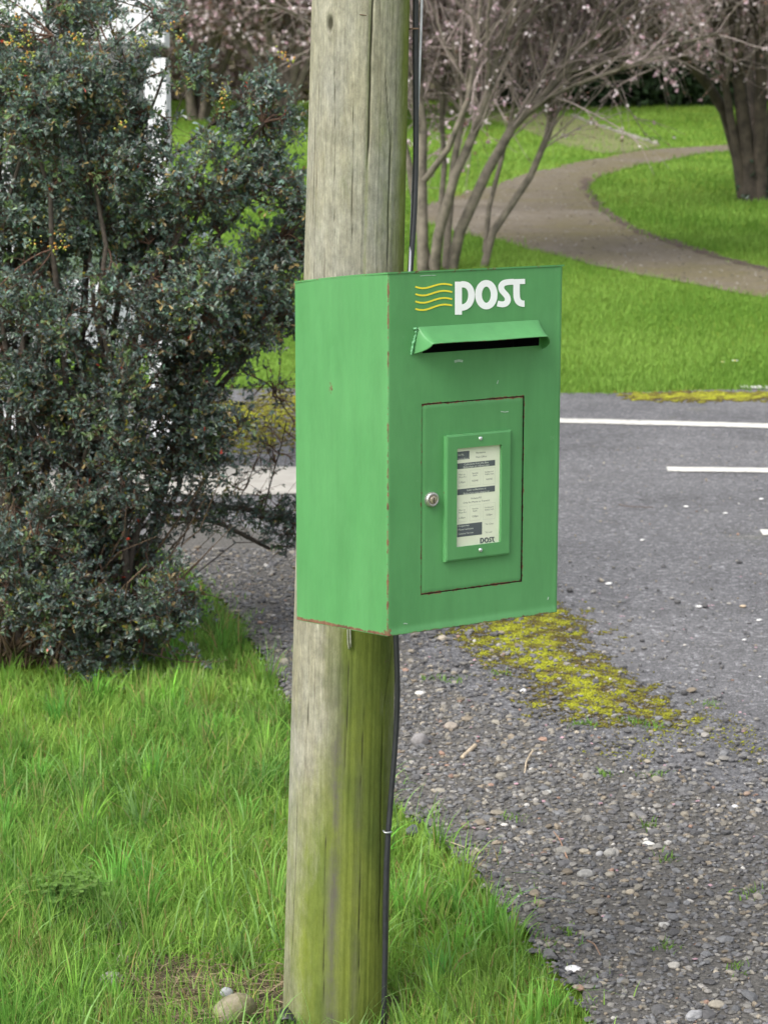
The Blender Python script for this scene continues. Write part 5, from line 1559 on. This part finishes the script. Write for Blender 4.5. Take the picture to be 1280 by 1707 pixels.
tc_ = np.repeat(np.array([.19, .37, .07]) * r_.uniform(.55, 1.5, (len(Tc), 1)) * (1 + r_.normal(0, .12, (len(Tc), 3))), per, 0) * r_.uniform(.8, 1.25, (n, 1))
m = r_.random(n) < .09; tc_[m] = np.array([.36, .30, .13])
tag(mesh_np('grass_tufts', V, Fb_, M_GRASS, col=np.repeat(np.clip(tc_, 0, 1), nv, 0), smooth=False), 'denser taller tufts of grass scattered through the verge', 'grass', kind='stuff')
# a few broad long blades
n = 520
P = np.column_stack([r_.uniform(-1.0, .35, n), r_.uniform(3.6, 5.6, n)])
P = P[~in_poly(P, road_poly0)]; P = P[np.hypot(P[:, 0] - pole_axis(0), P[:, 1] - D_P) > .11]; n = len(P)
V, Fb_, nv = blades(np.column_stack([P, np.zeros(n)]), r_.uniform(.09, .17, n), r_.uniform(.004, .0065, n), r_.uniform(.2, 1.0, n), r_, 5)
tag(mesh_np('broad_grass', V, Fb_, M_GRASS, col=np.repeat(np.array([.19, .33, .10]) * r_.uniform(.7, 1.5, (n, 1)), nv, 0), smooth=False), 'scattered long broad grass blades standing above the verge turf', 'grass', kind='stuff')
# weeds in the gravel and fallen petals
wpx = [(755, 1140), (715, 1137), (852, 1372), (1107, 1440), (1070, 1213), (1090, 1218), (1050, 1207), (960, 1215), (975, 1213), (1110, 1590), (1232, 1625), (945, 1560), (1010, 1300), (1180, 1180), (1085, 1300), (1078, 1385), (830, 1130), (1250, 1500)]
wp = np.array([G(x, y) for x, y in wpx]); per = 26; n = len(wp) * per
off = r_.normal(0, .018, (n, 2)); Pw_ = np.repeat(wp[:, :2], per, 0) + off
V, Fb_, nv = blades(np.column_stack([Pw_, np.full(n, .01)]), r_.uniform(.008, .028, n), r_.uniform(.002, .0045, n), r_.uniform(.3, 1.2, n), r_, 3)
tag(mesh_np('gravel_weeds', V, Fb_, M_GRASS, col=np.repeat(np.array([.16, .30, .05]) * r_.uniform(.6, 1.3, (n, 1)), nv, 0), smooth=False), 'tiny weed sprouts pushing up through the gravel and moss', 'weeds', kind='stuff')
n = 190
Pp = np.column_stack([r_.uniform(-.3, 1.4, n), r_.uniform(4.2, 8.5, n), np.full(n, .017)])
Pp = Pp[in_poly(Pp[:, :2], road_poly0)]
V, q = petals(Pp, r_.uniform(.006, .012, len(Pp)), r_)
V[:, 2] = .016 + (V[:, 2] - .017) * .3
tag(mesh_np('fallen_petals', V, q, M_BLOS, col=np.repeat(np.array([[.60, .38, .44]]) * r_.uniform(.6, 1.1, (len(Pp), 1)), 8, 0), smooth=False), 'fallen pink petals and bud scales scattered on the gravel', 'petals', kind='stuff')
# straw lying on the bare soil
n = 900
c = poly_ground([(330, 1660)])[0]
P = np.column_stack([r_.normal(c[0], .17, n), r_.normal(c[1] - .02, .11, n), r_.uniform(.006, .022, n)])
P = P[np.hypot(P[:, 0] - pole_axis(0), P[:, 1] - D_P) > .11]; P = P[~in_poly(P[:, :2], road_poly0)]; n = len(P)
a = r_.uniform(0, 2 * np.pi, n); ln = r_.uniform(.02, .08, n); d = np.column_stack([np.cos(a), np.sin(a), r_.normal(.05, .12, n)])
side = np.column_stack([-np.sin(a), np.cos(a), np.zeros(n)])
Pm = P + d * (ln * .5)[:, None] + side * r_.normal(0, .006, (n, 1)); Pe = P + d * ln[:, None]; Pe[:, 2] = np.maximum(Pe[:, 2], .004)
V, q = batch_tubes(np.stack([P, Pm, Pe], 1), np.tile([.0008, .0011, .0006], (n, 1)) * r_.uniform(.6, 1.4, (n, 1)), 3)
straw = mesh_np('straw', V, q, M_GRASS, col=np.repeat(np.array([.42, .34, .22]) * r_.uniform(.45, 1.2, (n, 1)), 9, 0))
tag(straw, 'dry straw lying on the bare soil left of the pole foot', 'straw', kind='stuff')

# lawn beyond the road
def far_grass(name, label, n, ya, yb, Lr, Wr, seg, seed, k):
    r_ = np.random.default_rng(seed)
    t = r_.random(n); Y = ya * (yb / ya) ** t
    X = r_.uniform(-1, 1, n) * (Y * .19 + .3)
    P = np.column_stack([X, Y])
    jit = r_.normal(0, .06, (n, 2))
    ok = ~in_poly(P + jit, path_poly) & ~in_poly(P + jit, road_poly0) & ~(in_poly(P, branch_poly) & (r_.random(n) < .75))
    P = P[ok]; n = len(P)
    V, Fb_, nv = blades(np.column_stack([P, ground_z(P[:, 0], P[:, 1]) - .004]), r_.uniform(*Lr, n), r_.uniform(*Wr, n) , r_.uniform(.1, .8, n), r_, seg)
    t = (.5 + .5 * np.sin(P[:, 0] * 1.3 + 1.7 * np.sin(P[:, 1] * .8)) * np.sin(P[:, 1] * .9 + 1.3 * np.sin(P[:, 0] * 1.7)))
    t = np.clip(t + r_.normal(0, .25, n), 0, 1)[:, None]
    c = np.array([.135, .265, .036]) * (1 - t) + np.array([.235, .38, .07]) * t
    c *= r_.uniform(.8, 1.2, (n, 1)) * k
    tag(mesh_np(name, V, Fb_, M_GRASS, col=np.repeat(c, nv, 0), smooth=False), label, 'grass', kind='stuff')
yl = float(G(640, 654)[1])
far_grass('lawn_grass', 'short mown grass of the lawn nearest the road', 150000, yl - .25, 22, (.03, .07), (.006, .011), 2, 5, 1.0)
far_grass('lawn_grass', 'short mown grass on the farther rising lawn', 110000, 21, 47, (.04, .09), (.014, .03), 1, 6, 1.0)

# ------------------------------------------------------------------ single stones, twigs and small things
def stone(px, py, wpx, col, label, flat=.55, name='stone', cat='stone', tint=None, sink=.3, seed=None, asp=.75):
    p = G(px, py + wpx * .15); r = wpx / F * p[1] / cp / 2
    r_ = np.random.default_rng(int(px * 7 + py))
    # twice subdivided icosahedron with lumps
    V = ICO_V.copy(); Fq = ICO_F.copy()
    for _ in range(2 if wpx > 18 else 1):
        cache = {}; Vl = list(V); NF = []
        def midp(a, b):
            k = (min(a, b), max(a, b))
            if k not in cache:
                m = (Vl[a] + Vl[b]); cache[k] = len(Vl); Vl.append(m / np.linalg.norm(m))
            return cache[k]
        for a, b, c in Fq:
            x, y, z_ = midp(a, b), midp(b, c), midp(c, a); NF += [(a, x, z_), (x, b, y), (z_, y, c), (x, y, z_)]
        V = np.array(Vl); Fq = np.array(NF)
    w = r_.normal(0, 1, (5, 3)) * 1.7; phs = r_.uniform(0, 6, 5)
    V = V * (1 + .07 * np.sin(V @ w.T + phs).sum(1, keepdims=True))
    V = V * [1, asp, flat]
    a = r_.uniform(0, .6); R_ = np.array([[math.cos(a), -math.sin(a), 0], [math.sin(a), math.cos(a), 0], [0, 0, 1]])
    V = V @ R_.T * r
    base = np.array([p[0], p[1], ground_z(p[0], p[1]) + .008])
    V = V + base + [0, 0, r * flat * (1 - sink)]
    m = flat_mat('stone_' + name, col, .85, var=.3, scale=60, bmp=.5)
    if tint:
        nt = m.node_tree; bs = nt.nodes['Principled BSDF']; src_ = bs.inputs['Base Color'].links[0].from_socket
        nt.links.new(mixc(nt, ramp(nt, noise(nt, 25, 5, .7), [(.42, 0.), (.6, .85)]), src_, tint), bs.inputs['Base Color'])
    o = mesh_np(name, V - base, Fq, m); o.location = base
    tag(o, label, cat)
    return o
stone(388, 1692, 88, (.24, .21, .15), 'large tan mossy stone half buried in straw left of the pole foot', .62, tint=(.13, .13, .05), sink=.45)
stone(378, 1673, 26, (.30, .31, .32), 'small pale rounded pebble resting on the large mossy stone', .7, name='pebble', cat='pebble', sink=-1.0)
stone(206, 1607, 30, (.30, .27, .23), 'rounded beige stone above the rougher pale stone in the verge', .6)
stone(186, 1640, 44, (.34, .32, .30), 'rough pale grey stone among straw in the lower left verge', .55)
stone(152, 1566, 34, (.26, .23, .18), 'flat brown stone beside the clover in the verge', .4)
stone(196, 1552, 44, (.17, .14, .10), 'dark brown earthy stone just right of the clover', .45)
stone(700, 1160, 17, (.58, .56, .52), 'white flat pebble on the gravel just right of the black cable', .45, name='pebble', cat='pebble')
stone(700, 1242, 30, (.20, .19, .19), 'round dark grey stone on gravel near the pole', .8)
stone(752, 1216, 22, (.30, .26, .22), 'beige stone above the wood chip on the gravel', .6)
stone(687, 1392, 24, (.11, .115, .13), 'dark blue-grey stone at the edge of grass beside the cable clip', .7)
stone(871, 1156, 13, (.62, .62, .62), 'small white pebble at the lower left edge of the moss patch', .6, name='pebble', cat='pebble')
stone(912, 1326, 17, (.42, .42, .40), 'pale flat pebble in the middle of the gravel', .5, name='pebble', cat='pebble')
stone(800, 1396, 15, (.60, .61, .63), 'white angular chip on gravel above the grass tongue', .5, name='pebble', cat='pebble')
stone(1080, 1411, 20, (.62, .61, .56), 'creamy white flat chip on the right-hand gravel', .4, name='pebble', cat='pebble')
stone(1016, 1430, 22, (.29, .28, .26), 'rounded grey cobble left of the creamy white chip', .7)
stone(998, 1430, 14, (.36, .36, .37), 'small light grey pebble touching the rounded grey cobble', .7, name='pebble', cat='pebble')
stone(975, 1463, 30, (.24, .235, .225), 'broad mid-grey stone below the rounded cobble', .5)
stone(938, 1424, 30, (.20, .19, .17), 'broad brownish-grey stone left of the rounded cobble', .5)
stone(1050, 1494, 18, (.36, .31, .24), 'tan rounded pebble at the centre of the lower gravel', .6, name='pebble', cat='pebble')
stone(1105, 1549, 20, (.38, .37, .35), 'pale grey teardrop pebble in the lower right gravel', .6, name='pebble', cat='pebble')
stone(955, 1620, 26, (.66, .65, .66), 'bright white flat stone by the tip of the grass tongue', .35, name='pebble', cat='pebble')
stone(1122, 1616, 24, (.36, .34, .31), 'smooth oval grey stone low in the gravel', .5)
stone(1193, 1682, 32, (.30, .27, .22), 'brownish stone at the bottom edge of the gravel', .5)
stone(1156, 1700, 30, (.30, .30, .31), 'light grey stone at the very bottom of the gravel', .6)
stone(1224, 1350, 15, (.58, .58, .60), 'white pebble at the right side of the gravel', .5, name='pebble', cat='pebble')
stone(1197, 1348, 9, (.62, .62, .64), 'tiny white pebble left of the white one at right', .5, name='pebble', cat='pebble')
stone(1244, 1328, 14, (.30, .22, .17), 'pinkish brown pebble near the right edge', .6, name='pebble', cat='pebble')
for (x, y, w, l) in [(1014, 976, 13, 'flat white chip on asphalt just right of the post box'), (1164, 1014, 12, 'white chip on asphalt at the same height as the box bottom'), (1143, 847, 10, 'small white chip under the white road dash'), (1208, 858, 9, 'round white chip right of the one under the dash'),
                     (1071, 903, 9, 'pale pinkish chip in the middle of the asphalt'), (1264, 1037, 11, 'white chip near the right edge of the asphalt'), (1240, 1070, 8, 'tiny white chip above the faint moss at right'), (1268, 834, 9, 'grey-white chip at the right side below the dash')]:
    stone(x, y, w, (.62, .61, .60), l, .35, name='stone_chip', cat='stone chip')
stone(1238, 1014, 11, (.45, .36, .26), 'orange-tan chip on the asphalt at the right', .4, name='stone_chip', cat='stone chip')

M_STRAWW = flat_mat('bleached_wood', (0.44, 0.36, 0.26), .85, var=.25, scale=70)
def lying(name, pts, r, label, cat, mat=None, sides=6, flat=None):
    P = [G(x, y) + [0, 0, .014 + h] for x, y, h in pts]
    o = tube(name, P, r, mat or M_STRAWW, None, sides=sides, n=14)
    tag(o, label, cat); return o
lying('wood_chip', [(770, 1271, 0), (792, 1253, .004)], [.006, .0065], 'pale splintered wood chip on the gravel right of the cable', 'wood chip')
lying('twig', [(874, 1297, 0), (877, 1280, .006), (888, 1266, .012)], [.0018, .003], 'short bleached forked twig on the gravel below the moss', 'twig')
lying('grass_stalk', [(712, 1408, 0), (745, 1415, .006), (775, 1424, .003)], [.0015, .001], 'dry straw-coloured stalk lying along the grass edge', 'stalk')
lying('grass_stalk', [(640, 1300, .0), (652, 1286, .01), (672, 1273, .012)], [.001, .0008], 'thin pale stalk on gravel touching the black cable', 'stalk')
lying('twig', [(922, 1398, .004), (932, 1412, .006), (945, 1440, .0)], [.0012, .0018], 'short reddish twig leaning among stones in the middle gravel', 'twig', flat_mat('red_twig', (.33, .20, .13), .8))
lying('twig', [(978, 1578, .0), (990, 1590, .008), (1000, 1605, .003)], [.002, .0015], 'brown curled twig in the gravel by the white flat stone', 'twig', flat_mat('brown_twig', (.20, .13, .09), .8))
lying('twig', [(1030, 846, 0), (1045, 851, .004), (1088, 852, .002)], [.002, .002], 'dark crooked twig on the asphalt right of the box', 'twig', flat_mat('brown_twig', (.10, .07, .06), .8))

# black plastic guard curl at the pole foot
M_PLAST = flat_mat('black_plastic', (0.02, 0.021, 0.022), .45)
pf = surf(478, 1690, .002)
n = 16; V = []
for i in range(n):
    a = math.pi * i / (n - 1)
    for k, w in enumerate((0, .035)):
        V.append((pf[0] + .024 * math.cos(a) + .002, pf[1] - .012 - w, max(0, pf[2] - .02) + .034 * math.sin(a) * (1 - .25 * k)))
I = np.arange(n * 2).reshape(n, 2)
o = mesh_np('plastic_sleeve', V, np.stack([I[:-1, 0], I[1:, 0], I[1:, 1], I[:-1, 1]], -1), M_PLAST)
md_ = o.modifiers.new('solid', 'SOLIDIFY'); md_.thickness = .0015
tag(o, 'curled scrap of black plastic sleeve at the left foot of the pole', 'plastic sleeve')
# clover
cp_ = G(112, 1535)
CLV = empty('clover_plant', tuple(cp_), 'small clump of round-leaved clover in the lower left verge', 'plant')
n = 90
c = np.column_stack([cp_[0] + r_.normal(0, .045, n), cp_[1] + r_.normal(0, .04, n), r_.uniform(.065, .095, n)])
a0 = r_.uniform(0, 2 * np.pi, n)
parts = []
for k in range(3):
    a = a0 + k * 2 * np.pi / 3
    ax = np.column_stack([np.cos(a), np.sin(a), np.full(n, .1)])
    parts.append(leaf_batch(c, ax, np.tile([0, 0, 1.], (n, 1)) + r_.normal(0, .15, (n, 3)), np.full(n, .0115), np.full(n, .012), .05))
V, Fl = join(parts)
mesh_np('leaves', V, Fl, M_GRASS, CLV, col=np.tile(np.array([.15, .27, .06]), (len(V), 1)) * np.repeat(r_.uniform(.7, 1.2, (n * 3, 1)), 7, 0), smooth=False)['kind'] = 'stuff'
st = np.stack([c * [1, 1, 0] + [0, 0, .0], (c * [1, 1, .5]) + r_.normal(0, .004, (n, 3)), c], 1)
V, q = batch_tubes(st, np.full((n, 3), .0008), 3)
mesh_np('stalks', V, q, M_GRASS, CLV, col=np.tile([.12, .22, .06], (len(V), 1)))['kind'] = 'stuff'
# daisies on the lawn edge
for (x, y, l) in [(1224, 617, 'white daisy in the lawn just above the road edge at right'), (1203, 619, 'smaller white daisy left of the larger one at the lawn edge')]:
    p = G(x, y); D_ = empty('daisy', tuple(p), l, 'flower')
    h = .06; n = 14; V = []; Fq = []
    for k in range(n):
        a = 2 * math.pi * k / n; b = .14; r0, r1 = .006, .022 if x > 1210 else .013
        i = len(V); V += [(p[0] + r0 * math.cos(a), p[1] + r0 * math.sin(a), p[2] + h), (p[0] + r1 * math.cos(a - b), p[1] + r1 * math.sin(a - b), p[2] + h + .004), (p[0] + r1 * 1.1 * math.cos(a), p[1] + r1 * 1.1 * math.sin(a), p[2] + h + .004), (p[0] + r1 * math.cos(a + b), p[1] + r1 * math.sin(a + b), p[2] + h + .004)]
        Fq.append((i, i + 1, i + 2, i + 3))
    mesh_np('petals', V, np.array(Fq), M_WHITE, D_)
    V, Fb_ = blobs(np.array([p + [0, 0, h + .002]]), np.array([.007]), .6, .02, r_, tilt=False); mesh_np('centre', V, Fb_, M_YEL, D_)
    tube('stalk', [p, p + [0, 0, h]], .0012, flat_mat('stalk_green', (.08, .18, .03)), D_, n=4)
